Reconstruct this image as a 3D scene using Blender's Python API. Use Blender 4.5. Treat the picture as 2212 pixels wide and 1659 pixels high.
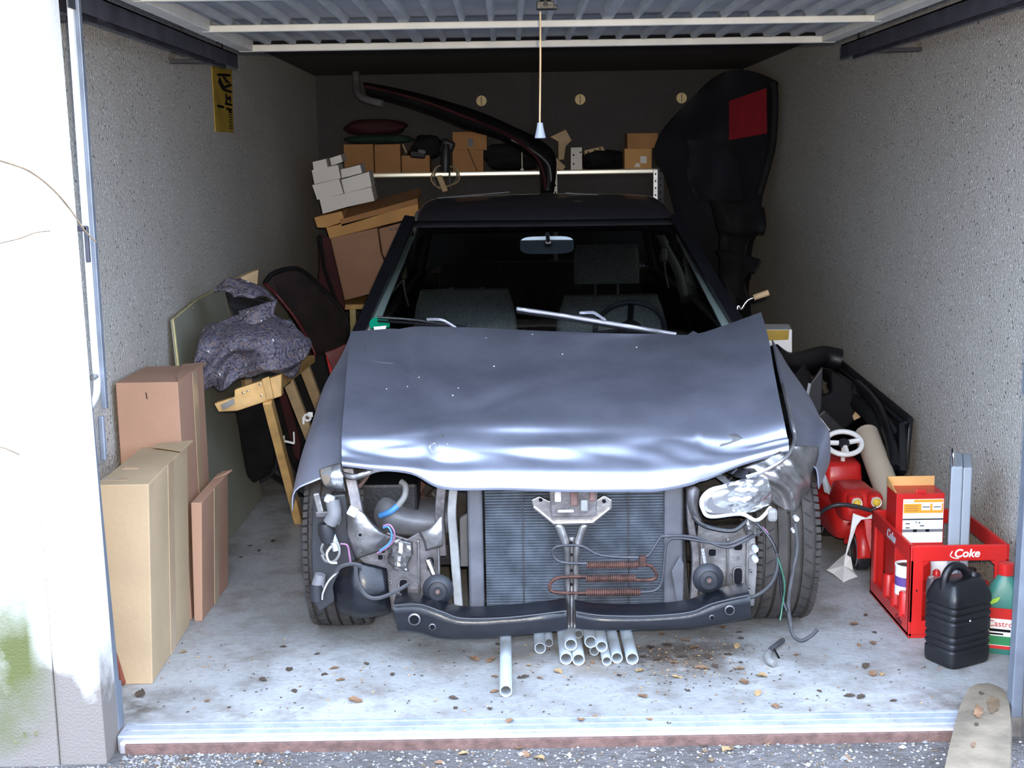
import bpy, bmesh, math, random
from mathutils import Vector, Matrix, Euler
random.seed(7)
for o in list(bpy.data.objects): bpy.data.objects.remove(o)
SC = bpy.context.scene
COL = SC.collection
# ------------------------------------------------------------------ camera, sky, exposure
FPX, IW, IH = 2800.0, 2212, 1659
CAMP = Vector((0, -3.2, 1.47)); PITCH = math.radians(9.5); ROLL = 0.016
_fw = Vector((0, math.cos(PITCH), -math.sin(PITCH))); _r0 = Vector((1, 0, 0)); _u0 = _r0.cross(_fw)
_rt = _r0*math.cos(ROLL) - _u0*math.sin(ROLL); _up = _r0*math.sin(ROLL) + _u0*math.cos(ROLL)
cam = bpy.data.cameras.new('camera'); camo = bpy.data.objects.new('camera', cam); COL.objects.link(camo)
cam.sensor_width = 36; cam.lens = 36*FPX/IW; cam.clip_start = 0.02; cam.clip_end = 300
_m = Matrix((_rt, _up, -_fw)).transposed().to_4x4(); _m.translation = CAMP; camo.matrix_world = _m
SC.camera = camo
SC.view_settings.view_transform = 'Standard'; SC.view_settings.look = 'None'
SC.view_settings.gamma = 1; SC.view_settings.use_curve_mapping = False
SC.view_settings.exposure = 3.0
W = bpy.data.worlds.new('overcast_sky'); SC.world = W; W.use_nodes = True
nt = W.node_tree; nt.nodes.clear()
wo = nt.nodes.new('ShaderNodeOutputWorld'); bg = nt.nodes.new('ShaderNodeBackground')
tc = nt.nodes.new('ShaderNodeTexCoord'); sx = nt.nodes.new('ShaderNodeSeparateXYZ'); cr = nt.nodes.new('ShaderNodeValToRGB')
cr.color_ramp.elements[0].position = 0.0; cr.color_ramp.elements[0].color = (0.43, 0.54, 0.72, 1)
cr.color_ramp.elements[1].position = 1.0; cr.color_ramp.elements[1].color = (0.86, 1.08, 1.46, 1)
nt.links.new(tc.outputs['Generated'], sx.inputs[0]); nt.links.new(sx.outputs['Z'], cr.inputs[0])
nt.links.new(cr.outputs[0], bg.inputs[0]); bg.inputs[1].default_value = 1.0
nt.links.new(bg.outputs[0], wo.inputs[0])
# the camera's own small warm flash, beside the lens
fl_ = bpy.data.lights.new('camera_flash', 'POINT'); fl_.energy = 54; fl_.color = (1.0, .84, .62); fl_.shadow_soft_size = .015
flo = bpy.data.objects.new('camera_flash', fl_); COL.objects.link(flo); flo.location = CAMP + Vector((.035, .02, .055))

# ------------------------------------------------------------------ helpers
def ray(px, py): return _fw + _rt*((px-IW/2)/FPX) - _up*((py-IH/2)/FPX)
def P(px, py, Y):                      # point seen at a pixel, at depth Y in the garage
    d = ray(px, py); return CAMP + d*((Y-CAMP.y)/d.y)
def FL(px, py, z=0.0):                 # point seen at a pixel, at height z
    d = ray(px, py); return CAMP + d*((z-CAMP.z)/d.z)
def PX(px, py, x):                     # point seen at a pixel, on the plane X = x
    d = ray(px, py); return CAMP + d*((x-CAMP.x)/d.x)
V = Vector
def crom(p0, p1, p2, p3, t):
    return 0.5*((2*p1)+(p2-p0)*t+(2*p0-5*p1+4*p2-p3)*t*t+(3*p1-p0-3*p2+p3)*t**3)
def smooth_path(pts, n=6, closed=False):
    pts = [V(p) for p in pts]; out = []; N = len(pts)
    for i in range(N if closed else N-1):
        g = (lambda k: pts[k % N]) if closed else (lambda k: pts[max(0, min(N-1, k))])
        for j in range(n): out.append(crom(g(i-1), g(i), g(i+1), g(i+2), j/n))
    if not closed: out.append(pts[-1])
    return out
def refine(grid, n, m):
    rows = [smooth_path(r, m) for r in grid]
    cols = [smooth_path([r[j] for r in rows], n) for j in range(len(rows[0]))]
    return [[cols[j][i] for j in range(len(cols))] for i in range(len(cols[0]))]
class MB:
    def __init__(s): s.v = []; s.f = []; s.mi = []
    def add(s, vs, fs, mi=0):
        b = len(s.v); s.v += [V(p) for p in vs]
        for f in fs: s.f.append(tuple(b+i for i in f)); s.mi.append(mi)
        return s
    def hexa(s, p, mi=0):              # 8 points: bottom ring 0-3, top ring 4-7
        return s.add(p, [(0, 3, 2, 1), (4, 5, 6, 7), (0, 1, 5, 4), (1, 2, 6, 5), (2, 3, 7, 6), (3, 0, 4, 7)], mi)
    def box(s, c, size, R=None, mi=0):
        a, b, d = [x/2 for x in size]; c = V(c)
        p = [V(q) for q in ((-a, -b, -d), (a, -b, -d), (a, b, -d), (-a, b, -d), (-a, -b, d), (a, -b, d), (a, b, d), (-a, b, d))]
        if R is not None: p = [R @ q for q in p]
        return s.hexa([c+q for q in p], mi)
    def lim(s, x0, x1, y0, y1, z0, z1, mi=0):
        return s.box(((x0+x1)/2, (y0+y1)/2, (z0+z1)/2), (x1-x0, y1-y0, z1-z0), None, mi)
    def grid(s, g, mi=0, close=False):
        n, m = len(g), len(g[0]); vs = [p for r in g for p in r]; fs = []
        for i in range(n-1):
            for j in range(m if close else m-1):
                k = (j+1) % m; fs.append((i*m+j, i*m+k, (i+1)*m+k, (i+1)*m+j))
        return s.add(vs, fs, mi)
    def tube(s, pts, r, n=8, closed=False, mi=0, caps=True):
        pts = [V(p) for p in pts]; N = len(pts); rings = []; up = V((0, 0, 1)); prev = None
        for i in range(N):
            if closed: d = pts[(i+1) % N]-pts[i-1]
            else: d = pts[min(N-1, i+1)]-pts[max(0, i-1)]
            d = d.normalized() if d.length > 1e-9 else V((0, 0, 1))
            if prev is None:
                a = d.cross(up)
                if a.length < 1e-3: a = d.cross(V((1, 0, 0)))
            else: a = prev - d*prev.dot(d)
            a.normalize(); prev = a; b = d.cross(a); rr = r[i] if isinstance(r, (list, tuple)) else r
            rings.append([pts[i]+a*(rr*math.cos(2*math.pi*k/n))+b*(rr*math.sin(2*math.pi*k/n)) for k in range(n)])
        if closed: rings.append(rings[0])
        s.grid(rings, mi, True)
        if caps and not closed:
            s.add(rings[0], [tuple(range(n))[::-1]], mi); s.add(rings[-1], [tuple(range(n))], mi)
        return s
    def lathe(s, prof, o, ax=(0, 0, 1), n=24, mi=0):   # prof: (radius, height along axis)
        ax = V(ax).normalized(); a = ax.orthogonal().normalized(); b = ax.cross(a); o = V(o)
        g = [[o+ax*h+(a*math.cos(2*math.pi*k/n)+b*math.sin(2*math.pi*k/n))*max(r, 1e-5) for k in range(n)] for r, h in prof]
        return s.grid(g, mi, True)
    def prism(s, poly, off, mi=0):
        poly = [V(p) for p in poly]; off = V(off); n = len(poly)
        vs = poly+[p+off for p in poly]
        fs = [tuple(range(n)), tuple(range(2*n-1, n-1, -1))]+[(i, i+n, (i+1) % n+n, (i+1) % n) for i in range(n)]
        return s.add(vs, fs, mi)
    def shell(s, g, off, mi=0):        # grid with thickness along a constant vector
        off = V(off); h = [[p+off for p in r] for r in g]
        s.grid(g, mi); s.grid([r[::-1] for r in h], mi)
        rim = g[0]+[r[-1] for r in g[1:]]+g[-1][-2::-1]+[r[0] for r in g[-2:0:-1]]
        n = len(rim); s.add(rim+[p+off for p in rim], [(i, (i+1) % n, (i+1) % n+n, i+n) for i in range(n)], mi); return s
    def build(s, name, mat, parent=None, smooth=0, bevel=0, sub=0, solid=0, seg=2):
        me = bpy.data.meshes.new(name); me.from_pydata([tuple(p) for p in s.v], [], s.f); me.validate()
        mats = mat if isinstance(mat, (list, tuple)) else [mat]
        for m in mats: me.materials.append(M[m] if isinstance(m, str) else m)
        if len(mats) > 1 and len(me.polygons) == len(s.mi):
            me.polygons.foreach_set('material_index', s.mi)
        bm = bmesh.new(); bm.from_mesh(me)
        bmesh.ops.remove_doubles(bm, verts=bm.verts, dist=1e-5)
        bmesh.ops.recalc_face_normals(bm, faces=bm.faces); bm.to_mesh(me); bm.free()
        o = bpy.data.objects.new(name, me); COL.objects.link(o)
        if smooth:
            me.shade_smooth(); me.set_sharp_from_angle(angle=math.radians(smooth))
        if solid:
            q = o.modifiers.new('solid', 'SOLIDIFY'); q.thickness = solid; q.offset = 0
        if bevel:
            q = o.modifiers.new('bevel', 'BEVEL'); q.width = bevel; q.segments = seg; q.limit_method = 'ANGLE'; q.angle_limit = math.radians(30)
        if sub:
            q = o.modifiers.new('sub', 'SUBSURF'); q.levels = sub; q.render_levels = sub
        if parent is not None: adopt(o, parent)
        return o
def adopt(o, parent):                 # parts are modelled in place: keep them where they are
    o.parent = parent
    o.matrix_parent_inverse = Matrix.Translation(-parent.location) if parent.parent is None else Matrix.Identity(4)
def tag(o, label, cat, group=None, kind=None):
    o['label'] = label; o['category'] = cat
    if group: o['group'] = group
    if kind: o['kind'] = kind
    return o
def thing(name, loc, label, cat, group=None):
    o = bpy.data.objects.new(name, None); COL.objects.link(o); o.location = loc; o.empty_display_size = 0.05
    return tag(o, label, cat, group)
def struct(o, label=None):
    o['kind'] = 'structure'
    if label: o['label'] = label
    return o
def stuff(o): o['kind'] = 'stuff'; return o
def textmesh(body, size, M4, name, mat, parent, depth=0.0004, shear=0.0, bold=0.0):
    c = bpy.data.curves.new(name, 'FONT'); c.body = body; c.size = size; c.extrude = depth; c.align_x = 'CENTER'; c.align_y = 'CENTER'
    c.shear = shear; c.offset = bold
    t = bpy.data.objects.new(name, c); COL.objects.link(t); dg = bpy.context.evaluated_depsgraph_get()
    me = bpy.data.meshes.new_from_object(t.evaluated_get(dg)); bpy.data.objects.remove(t)
    me.transform(M4); me.materials.clear(); me.materials.append(M[mat])
    o = bpy.data.objects.new(name, me); COL.objects.link(o)
    if parent is not None: adopt(o, parent)
    return o
def frame4(o, x, n):                   # 4x4 with local x along x, z along n
    x = V(x).normalized(); n = V(n).normalized(); y = n.cross(x).normalized(); x = y.cross(n)
    m = Matrix((x, y, n)).transposed().to_4x4(); m.translation = V(o); return m

# ------------------------------------------------------------------ materials
M = {}
def nodes(name):
    m = bpy.data.materials.new(name); m.use_nodes = True; t = m.node_tree; M[name] = m
    return m, t, t.nodes['Principled BSDF']
def mat(name, col, rough=0.6, metal=0.0, var=0.15, scale=8.0, bump=0.0, bscale=None, coat=0.0, col2=None, spec=0.5, detail=6):
    m, t, b = nodes(name); N = t.nodes; L = t.links
    b.inputs['Roughness'].default_value = rough; b.inputs['Metallic'].default_value = metal
    b.inputs['Coat Weight'].default_value = coat; b.inputs['Specular IOR Level'].default_value = spec
    tc = N.new('ShaderNodeTexCoord'); no = N.new('ShaderNodeTexNoise'); no.inputs['Scale'].default_value = scale; no.inputs['Detail'].default_value = detail
    L.new(tc.outputs['Object'], no.inputs['Vector']); r = N.new('ShaderNodeValToRGB'); L.new(no.outputs['Fac'], r.inputs[0])
    a = col2 if col2 else tuple(c*(1-var) for c in col); h = col if col2 else tuple(min(1, c*(1+var)) for c in col)
    r.color_ramp.elements[0].position = 0.35; r.color_ramp.elements[1].position = 0.65
    r.color_ramp.elements[0].color = (*a, 1); r.color_ramp.elements[1].color = (*h, 1); L.new(r.outputs[0], b.inputs['Base Color'])
    if bump:
        n2 = N.new('ShaderNodeTexNoise'); n2.inputs['Scale'].default_value = bscale or scale*4; n2.inputs['Detail'].default_value = 4
        L.new(tc.outputs['Object'], n2.inputs['Vector']); bp = N.new('ShaderNodeBump'); bp.inputs['Strength'].default_value = bump; bp.inputs['Distance'].default_value = 0.01
        L.new(n2.outputs['Fac'], bp.inputs['Height']); L.new(bp.outputs[0], b.inputs['Normal'])
    return m
def mixc(t, fac, a, b):
    n = t.nodes.new('ShaderNodeMix'); n.data_type = 'RGBA'
    for i, x in ((0, fac), (6, a), (7, b)):
        if isinstance(x, (int, float)): n.inputs[i].default_value = x
        elif isinstance(x, tuple): n.inputs[i].default_value = (*x, 1)
        else: t.links.new(x, n.inputs[i])
    return n.outputs[2]
def tnoise(t, vec, scale, lo, hi, detail=5, rough=0.6):
    n = t.nodes.new('ShaderNodeTexNoise'); n.inputs['Scale'].default_value = scale; n.inputs['Detail'].default_value = detail; n.inputs['Roughness'].default_value = rough
    t.links.new(vec, n.inputs['Vector']); r = t.nodes.new('ShaderNodeMapRange'); r.inputs[1].default_value = lo; r.inputs[2].default_value = hi
    t.links.new(n.outputs['Fac'], r.inputs[0]); return r.outputs[0]
def tmath(t, op, a, b):
    n = t.nodes.new('ShaderNodeMath'); n.operation = op; n.use_clamp = True
    for i, x in enumerate((a, b)):
        if isinstance(x, (int, float)): n.inputs[i].default_value = x
        else: t.links.new(x, n.inputs[i])
    return n.outputs[0]
def geopos(t):
    g = t.nodes.new('ShaderNodeNewGeometry'); return g.outputs['Position']
def tvor(t, vec, scale, lo, hi):
    n = t.nodes.new('ShaderNodeTexVoronoi'); n.inputs['Scale'].default_value = scale; t.links.new(vec, n.inputs['Vector'])
    r = t.nodes.new('ShaderNodeMapRange'); r.inputs[1].default_value = lo; r.inputs[2].default_value = hi; r.inputs[3].default_value = 1; r.inputs[4].default_value = 0
    t.links.new(n.outputs['Distance'], r.inputs[0]); return r.outputs[0]
def blob(t, vec, c, sx, sy, edge=0.5):  # soft patch around a floor point
    s = t.nodes.new('ShaderNodeVectorMath'); s.operation = 'SUBTRACT'; t.links.new(vec, s.inputs[0]); s.inputs[1].default_value = c
    q = t.nodes.new('ShaderNodeVectorMath'); q.operation = 'MULTIPLY'; t.links.new(s.outputs[0], q.inputs[0]); q.inputs[1].default_value = (1/sx, 1/sy, 0)
    l = t.nodes.new('ShaderNodeVectorMath'); l.operation = 'LENGTH'; t.links.new(q.outputs[0], l.inputs[0])
    r = t.nodes.new('ShaderNodeMapRange'); r.inputs[1].default_value = edge; r.inputs[2].default_value = 1; r.inputs[3].default_value = 1; r.inputs[4].default_value = 0
    t.links.new(l.outputs['Value'], r.inputs[0]); return r.outputs[0]
def tbump(t, b, h, strength, dist=0.01):
    bp = t.nodes.new('ShaderNodeBump'); bp.inputs['Strength'].default_value = strength; bp.inputs['Distance'].default_value = dist
    t.links.new(h, bp.inputs['Height']); t.links.new(bp.outputs[0], b.inputs['Normal'])
# speckled concrete of the inner walls
m, t, b = nodes('wall_concrete'); p = geopos(t)
c = mixc(t, tnoise(t, p, 2.2, .3, .7), (.56, .52, .45), (.64, .61, .56))
c = mixc(t, tnoise(t, p, 130, .35, .65, 2), c, (.36, .35, .33)); 
c = mixc(t, tmath(t, 'MULTIPLY', tvor(t, p, 42, .14, .22), tnoise(t, p, 19, .44, .54, 2)), c, (.07, .07, .075))
c = mixc(t, tmath(t, 'MULTIPLY', tvor(t, p, 60, .16, .24), tnoise(t, p, 27, .42, .52, 2)), c, (.86, .85, .84))  # white specks painted in for tiny glints
t.links.new(c, b.inputs['Base Color']); b.inputs['Roughness'].default_value = .75
tbump(t, b, tnoise(t, p, 90, .3, .7, 3), .7, .006)
m, t, b = nodes('shaded_concrete'); p = geopos(t)   # ceiling and back wall, colour darkened to deepen the shade back there
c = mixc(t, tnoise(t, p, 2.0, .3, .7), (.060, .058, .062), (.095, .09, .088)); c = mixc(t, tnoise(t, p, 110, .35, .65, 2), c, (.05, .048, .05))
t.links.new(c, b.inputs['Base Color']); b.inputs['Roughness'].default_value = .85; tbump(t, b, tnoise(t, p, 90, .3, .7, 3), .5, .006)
# floor slab
m, t, b = nodes('floor_concrete'); p = geopos(t)
c = mixc(t, tnoise(t, p, 1.6, .35, .7), (.24, .245, .245), (.40, .405, .405))
c = mixc(t, tmath(t, 'MULTIPLY', tnoise(t, p, 5.5, .46, .66, 8, .7), .75), c, (.145, .125, .105))
c = mixc(t, tmath(t, 'MULTIPLY', tnoise(t, p, 42, .55, .72, 3), .55), c, (.19, .16, .14))
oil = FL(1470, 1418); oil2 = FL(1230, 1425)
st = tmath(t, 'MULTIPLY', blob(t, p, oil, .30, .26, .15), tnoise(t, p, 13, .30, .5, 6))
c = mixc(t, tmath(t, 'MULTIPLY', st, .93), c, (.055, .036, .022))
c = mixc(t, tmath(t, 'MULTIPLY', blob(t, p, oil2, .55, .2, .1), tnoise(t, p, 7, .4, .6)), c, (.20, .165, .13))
d2 = FL(300, 1530)
c = mixc(t, tmath(t, 'MULTIPLY', blob(t, p, d2, .16, .16, .1), tnoise(t, p, 16, .35, .6)), c, (.10, .09, .08))
d3 = FL(2120, 1530)
c = mixc(t, tmath(t, 'MULTIPLY', blob(t, p, d3, .3, .22, .1), tnoise(t, p, 16, .35, .6)), c, (.12, .10, .09))
t.links.new(c, b.inputs['Base Color']); b.inputs['Roughness'].default_value = .55
tbump(t, b, tnoise(t, p, 60, .3, .7, 4), .25, .004)
# outside ground
m, t, b = nodes('ground_dirt'); p = geopos(t)
c = mixc(t, tnoise(t, p, 5, .35, .65), (.085, .076, .073), (.145, .135, .137))
c = mixc(t, tmath(t, 'MULTIPLY', tvor(t, p, 70, .16, .24), tnoise(t, p, 15, .47, .6, 3)), c, (.42, .40, .40))
c = mixc(t, tnoise(t, p, 38, .5, .7, 4), c, (.075, .062, .055))
t.links.new(c, b.inputs['Base Color']); b.inputs['Roughness'].default_value = .9; tbump(t, b, tnoise(t, p, 45, .3, .7, 6), .8, .02)
# front plaster: white paint, moss and splash dirt on the lower part
m, t, b = nodes('facade_plaster'); p = geopos(t)
sz = t.nodes.new('ShaderNodeSeparateXYZ'); t.links.new(p, sz.inputs[0])
def ramp(t, val, a, b_, inv=False):
    r = t.nodes.new('ShaderNodeMapRange'); r.inputs[1].default_value = a; r.inputs[2].default_value = b_
    if inv: r.inputs[3].default_value = 1; r.inputs[4].default_value = 0
    t.links.new(val, r.inputs[0]); return r.outputs[0]
nz = tnoise(t, p, 6, .3, .7); zz = t.nodes.new('ShaderNodeMath'); zz.operation = 'MULTIPLY_ADD'; t.links.new(nz, zz.inputs[0]); zz.inputs[1].default_value = -.14; t.links.new(sz.outputs['Z'], zz.inputs[2])
c = mixc(t, tnoise(t, p, 20, .3, .7), (.76, .75, .72), (.82, .81, .79))
c = mixc(t, tmath(t, 'MULTIPLY', ramp(t, zz.outputs[0], .10, .24, True), 1.0), c, (.17, .15, .135))
mo = tmath(t, 'MULTIPLY', ramp(t, sz.outputs['X'], -1.24, -1.17, True), ramp(t, zz.outputs[0], .25, .75, True)); mo = tmath(t, 'MULTIPLY', mo, tnoise(t, p, 5, .10, .45))
mo = tmath(t, 'MULTIPLY', mo, ramp(t, zz.outputs[0], -.05, .12))
c = mixc(t, mo, c, (.085, .095, .028))
t.links.new(c, b.inputs['Base Color']); b.inputs['Roughness'].default_value = .85; tbump(t, b, tnoise(t, p, 160, .3, .7, 3), .35, .004)
# weathered metal sill
m, t, b = nodes('sill_metal'); p = geopos(t); sz = t.nodes.new('ShaderNodeSeparateXYZ'); t.links.new(p, sz.inputs[0])
c = mixc(t, tnoise(t, p, 9, .35, .65), (.24, .27, .32), (.38, .40, .44)); c = mixc(t, tnoise(t, p, 50, .6, .75), c, (.2, .15, .12))
t.links.new(c, b.inputs['Base Color']); b.inputs['Roughness'].default_value = .5; b.inputs['Metallic'].default_value = .25
mat('rust', (.11, .062, .052), .85, 0, .3, 30, .3); mat('rust_pipe', (.075, .032, .024), .7, .3, .4, 40, .3)
mat('sill_nose', (.33, .31, .33), .55, .1, .12, 14); mat('door_rib', (.30, .32, .34), .5, 0, .1, 9); mat('door_paint', (.58, .57, .52), .5, 0, .08, 9, .05, 60); mat('door_sheet', (.22, .24, .27), .5, .1, .12, 5)
mat('frame_metal', (.17, .195, .24), .45, .35, .15, 12); mat('frame_white', (.74, .76, .78), .4, 0, .06, 10)
mat('rail_dark', (.045, .045, .06), .6, .2, .3, 10); mat('black_plastic', (.006, .006, .008), .40, 0, .3, 12, .08, 90)
mat('black_matt', (.008, .008, .010), .8, 0, .3, 9, .3, 30, spec=.25); mat('black_gloss', (.006, .006, .008), .3, 0, .2, 6, spec=.35)
mat('cardboard_tan', (.40, .29, .175), .85, 0, .07, 5, .1, 60); mat('cardboard_brown', (.36, .205, .135), .85, 0, .07, 5, .1, 60)
mat('cardboard_dark', (.40, .20, .08), .85, 0, .1, 5, .1, 60); mat('cardboard_orange', (.60, .33, .12), .8, 0, .1, 4, .1, 50)
mat('card_white', (.78, .75, .70), .75, 0, .04, 5); mat('tape', (.42, .30, .19), .25, 0, .06, 8)
mat('wood_pine', (.60, .37, .14), .55, 0, .18, 14, .1, 60); mat('wood_pale', (.53, .38, .22), .6, 0, .15, 12, .1, 60); mat('plywood_edge', (.50, .44, .22), .7, 0, .15, 20)
mat('board_grey', (.27, .275, .22), .6, 0, .12, 3); mat('steel', (.50, .50, .50), .35, .85, .15, 20); mat('pipe_grey', (.060, .060, .070), .45, .2, .2, 20); mat('grey_mid', (.075, .077, .09), .5, 0, .2, 12, .1, 30); mat('maroon', (.045, .004, .009), .8, 0, .25, 9, .2, 30); mat('chrome', (.75, .75, .75), .12, 1, .05, 8)
mat('copper_red', (.20, .055, .035), .4, .2, .2, 14)
mat('red_plastic', (.50, .016, .014), .33, 0, .10, 6, .05, 50); mat('red_dark', (.115, .008, .014), .55, 0, .25, 8, .2, 30); mat('red_cloth', (.30, .008, .02), .85, 0, .15, 10, .2, 60)
mat('navy_cloth', (.007, .008, .015), .85, 0, .35, 5, .3, 40); mat('mesh_brown', (.026, .017, .017), .8, 0, .35, 9, .4, 80)
mat('grey_plastic', (.30, .34, .39), .4, 0, .06, 6); mat('grey_dark', (.018, .019, .024), .45, 0, .15, 10); mat('grey_rubber', (.045, .045, .05), .7, 0, .2, 20)
mat('white_plastic', (.80, .80, .80), .4, 0, .04, 8); mat('yellow_lamp', (.72, .50, .06), .4, 0, .1, 10); mat('cream_vent', (.92, .74, .40), .6, 0, .1, 20)
mat('sign_yellow', (.42, .27, .03), .6, 0, .2, 7); mat('ink', (.006, .006, .008), .9, 0, .1, 10, spec=.1)
mat('orange_print', (.85, .30, .02), .5, 0, .04, 8); mat('green_plastic', (.03, .16, .13), .4, 0, .1, 8); mat('green_print', (.02, .20, .07), .5, 0, .08, 8); mat('lime', (.32, .55, .03), .5, 0, .05, 8)
mat('pvc_grey', (.40, .44, .48), .4, 0, .07, 10); mat('leaf_brown', (.20, .11, .06), .8, 0, .35, 20, .3, 60); mat('leaf_yellow', (.33, .215, .10), .8, 0, .3, 20, .3, 60); mat('leaf_dark', (.055, .037, .026), .85, 0, .3, 20)
mat('old_plank', (.15, .12, .085), .85, 0, .3, 9, .3, 40); mat('moss_green', (.10, .16, .03), .95, 0, .3, 40); mat('grass', (.22, .22, .09), .9, 0, .3, 30)
mat('paint_car', (.17, .18, .22), .38, .6, .10, 3, .02, 20, coat=.25); mat('paint_roof', (.055, .055, .068), .42, .3, .25, 60, coat=.2)
mat('paint_dusty', (.35, .37, .46), .47, .85, .14, 5, .04, 30); mat('bare_metal', (.30, .285, .28), .32, .85, .5, 9, .25, 25); mat('bare_metal_dark', (.15, .14, .145), .45, .6, .4, 12, .3, 30)
mat('lamp_chrome', (.80, .80, .82), .24, .95, .1, 12, .2, 14); mat('beam_black', (.006, .0065, .010), .30, .1, .3, 9, .1, 40)
mat('fin_metal', (.16, .185, .22), .45, .6, .3, 14); mat('dusty_grey', (.145, .145, .155), .6, 0, .2, 9, .1, 30); mat('engine_dark', (.022, .020, .022), .7, .1, .5, 14, .4, 30)
mat('tyre', (.036, .031, .028), .85, 0, .25, 22, .25, 120); mat('tyre_groove', (.012, .012, .013), .9, 0, .2, 20)
mat('seat_cloth', (.40, .42, .40), .95, 0, .18, 90, .3, 200); mat('seat_dark', (.10, .10, .10), .95, 0, .2, 50, .2, 120); mat('pillar_trim', (.72, .78, .68), .6, 0, .05, 6); mat('trim_yellow', (.66, .60, .34), .6, 0, .06, 6)
mat('dash', (.016, .016, .018), .6, 0, .2, 20); mat('mirror_back', (.46, .56, .64), .4, 0, .06, 8); mat('wiper_grey', (.32, .33, .38), .35, .3, .1, 10); mat('hose_grey', (.19, .19, .185), .6, 0, .2, 20)
mat('hose_blue', (.06, .20, .45), .45, 0, .1, 20); mat('wire_pink', (.26, .12, .22), .5, 0, .2, 30); mat('wire_green', (.02, .10, .06), .5, 0, .2, 30); mat('wire_white', (.40, .39, .37), .5, 0, .1, 30); mat('sticker_green', (.0, .33, .19), .4, 0, .05, 9)
mat('bark', (.12, .08, .045), .8, 0, .3, 30); mat('stone', (.26, .25, .255), .8, 0, .6, 1.7); mat('grey_concrete', (.17, .165, .165), .8, 0, .2, 20, .4, 90)
m, t, b = nodes('vinyl_speck'); p = geopos(t)   # quilted moving blanket of mixed fibres
n1 = t.nodes.new('ShaderNodeTexVoronoi'); n1.inputs['Scale'].default_value = 125; t.links.new(p, n1.inputs['Vector'])
r = t.nodes.new('ShaderNodeValToRGB'); r.color_ramp.interpolation = 'CONSTANT'; t.links.new(n1.outputs['Color'], r.inputs[0])
es = r.color_ramp.elements; es[0].position = 0; es[0].color = (.05, .05, .075, 1); es[1].position = .28; es[1].color = (.105, .10, .14, 1)
for q, cc in ((.55, (.15, .135, .165, 1)), (.76, (.19, .14, .13, 1)), (.86, (.09, .08, .13, 1)), (.93, (.62, .60, .62, 1))): e = es.new(q); e.color = cc
t.links.new(r.outputs[0], b.inputs['Base Color']); b.inputs['Roughness'].default_value = .6; tbump(t, b, tnoise(t, p, 70, .3, .7, 3), .6, .01)
def glass(name, tint, ior=1.5, extra=0.0):
    m = bpy.data.materials.new(name); m.use_nodes = True; t = m.node_tree; t.nodes.clear(); M[name] = m
    o = t.nodes.new('ShaderNodeOutputMaterial'); tr = t.nodes.new('ShaderNodeBsdfTransparent'); gl = t.nodes.new('ShaderNodeBsdfGlossy'); mx = t.nodes.new('ShaderNodeMixShader'); fr = t.nodes.new('ShaderNodeFresnel')
    fr.inputs[0].default_value = ior; tr.inputs[0].default_value = (*tint, 1); gl.inputs['Roughness'].default_value = .03
    t.links.new(fr.outputs[0], mx.inputs[0]); t.links.new(tr.outputs[0], mx.inputs[1]); t.links.new(gl.outputs[0], mx.inputs[2]); t.links.new(mx.outputs[0], o.inputs[0])
glass('windscreen_glass', (.93, .97, .955)); glass('lamp_glass', (.95, .95, .95))
# ------------------------------------------------------------------ the setting
XL, XR, YB, ZC = -1.30, 1.60, 5.80, 2.10
GZ = -0.035
struct(MB().lim(XL-.12, XR+.12, .115, YB+.12, -.12, 0).build('floor', 'floor_concrete'))
g = [[V((-14+i*1.0, -22+j*1.0, GZ)) for i in range(29)] for j in range(23)]
g = [[V((p.x, p.y, GZ+(.0 if p.y > -.9 else .01*math.sin(p.x*3+p.y*2)))) for p in r] for r in g]
struct(MB().lim(-20, 20, -28, .02, GZ-.2, GZ).build('floor_outside', 'ground_dirt'), 'dirt and gravel ground in front of the garage')
struct(MB().lim(XL-.12, XL, .06, YB+.12, 0, ZC).build('wall_left', 'wall_concrete'))
struct(MB().lim(XR, XR+.12, .06, YB+.12, 0, ZC).build('wall_right', 'wall_concrete'))
struct(MB().lim(XL, XR, YB, YB+.12, 0, ZC).build('wall_back', 'shaded_concrete'))
struct(MB().lim(XL-.12, XR+.12, -.05, YB+.12, ZC, ZC+.14).build('ceiling', 'shaded_concrete'))
# front wall: jamb block left (two bays with a joint), block right, lintel
def lean(x0, x0t, x1, x1t, y0, y1, z0, z1):
    return [V((x0, y0, z0)), V((x1, y0, z0)), V((x1, y1, z0)), V((x0, y1, z0)), V((x0t, y0, z1)), V((x1t, y0, z1)), V((x1t, y1, z1)), V((x0t, y1, z1))]
wf = struct(MB().hexa(lean(-2.6, -2.6, -1.1838, -1.1838, -.062, .06, GZ-.05, 2.5)).build('wall_front_left', 'facade_plaster', bevel=.004))
struct(MB().hexa(lean(-1.183, -1.183, -1.062, -1.092, -.055, .06, GZ-.05, 2.5)).build('jamb_panel', 'facade_plaster', wf, bevel=.003))
struct(MB().lim(1.345, 2.8, -.055, .06, GZ-.05, 2.5).build('wall_front_right', 'facade_plaster', bevel=.004))
struct(MB().lim(-1.09, 1.345, -.055, .06, 2.06, 2.5).build('wall_front_lintel', 'facade_plaster'))
# sill: a grooved metal strip with a rusty riser
sl = struct(MB().lim(-1.06, 1.30, .030, .118, -.1, .002).build('trim_1', 'sill_metal', bevel=.004), 'worn metal door sill across the garage entrance')
MB().lim(-1.05, 1.30, .004, .034, -.1, -.003).build('sill_nose', 'sill_nose', sl, bevel=.010, seg=3)
MB().lim(-1.03, 1.28, -.004, .006, -.1, -.008).build('rusty_riser', 'rust', sl, bevel=.002)
for y in (.062, .098): MB().lim(-1.03, 1.28, y, y+.006, 0, .0035).build('sill_ridge', 'sill_metal', sl, bevel=.001)
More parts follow.
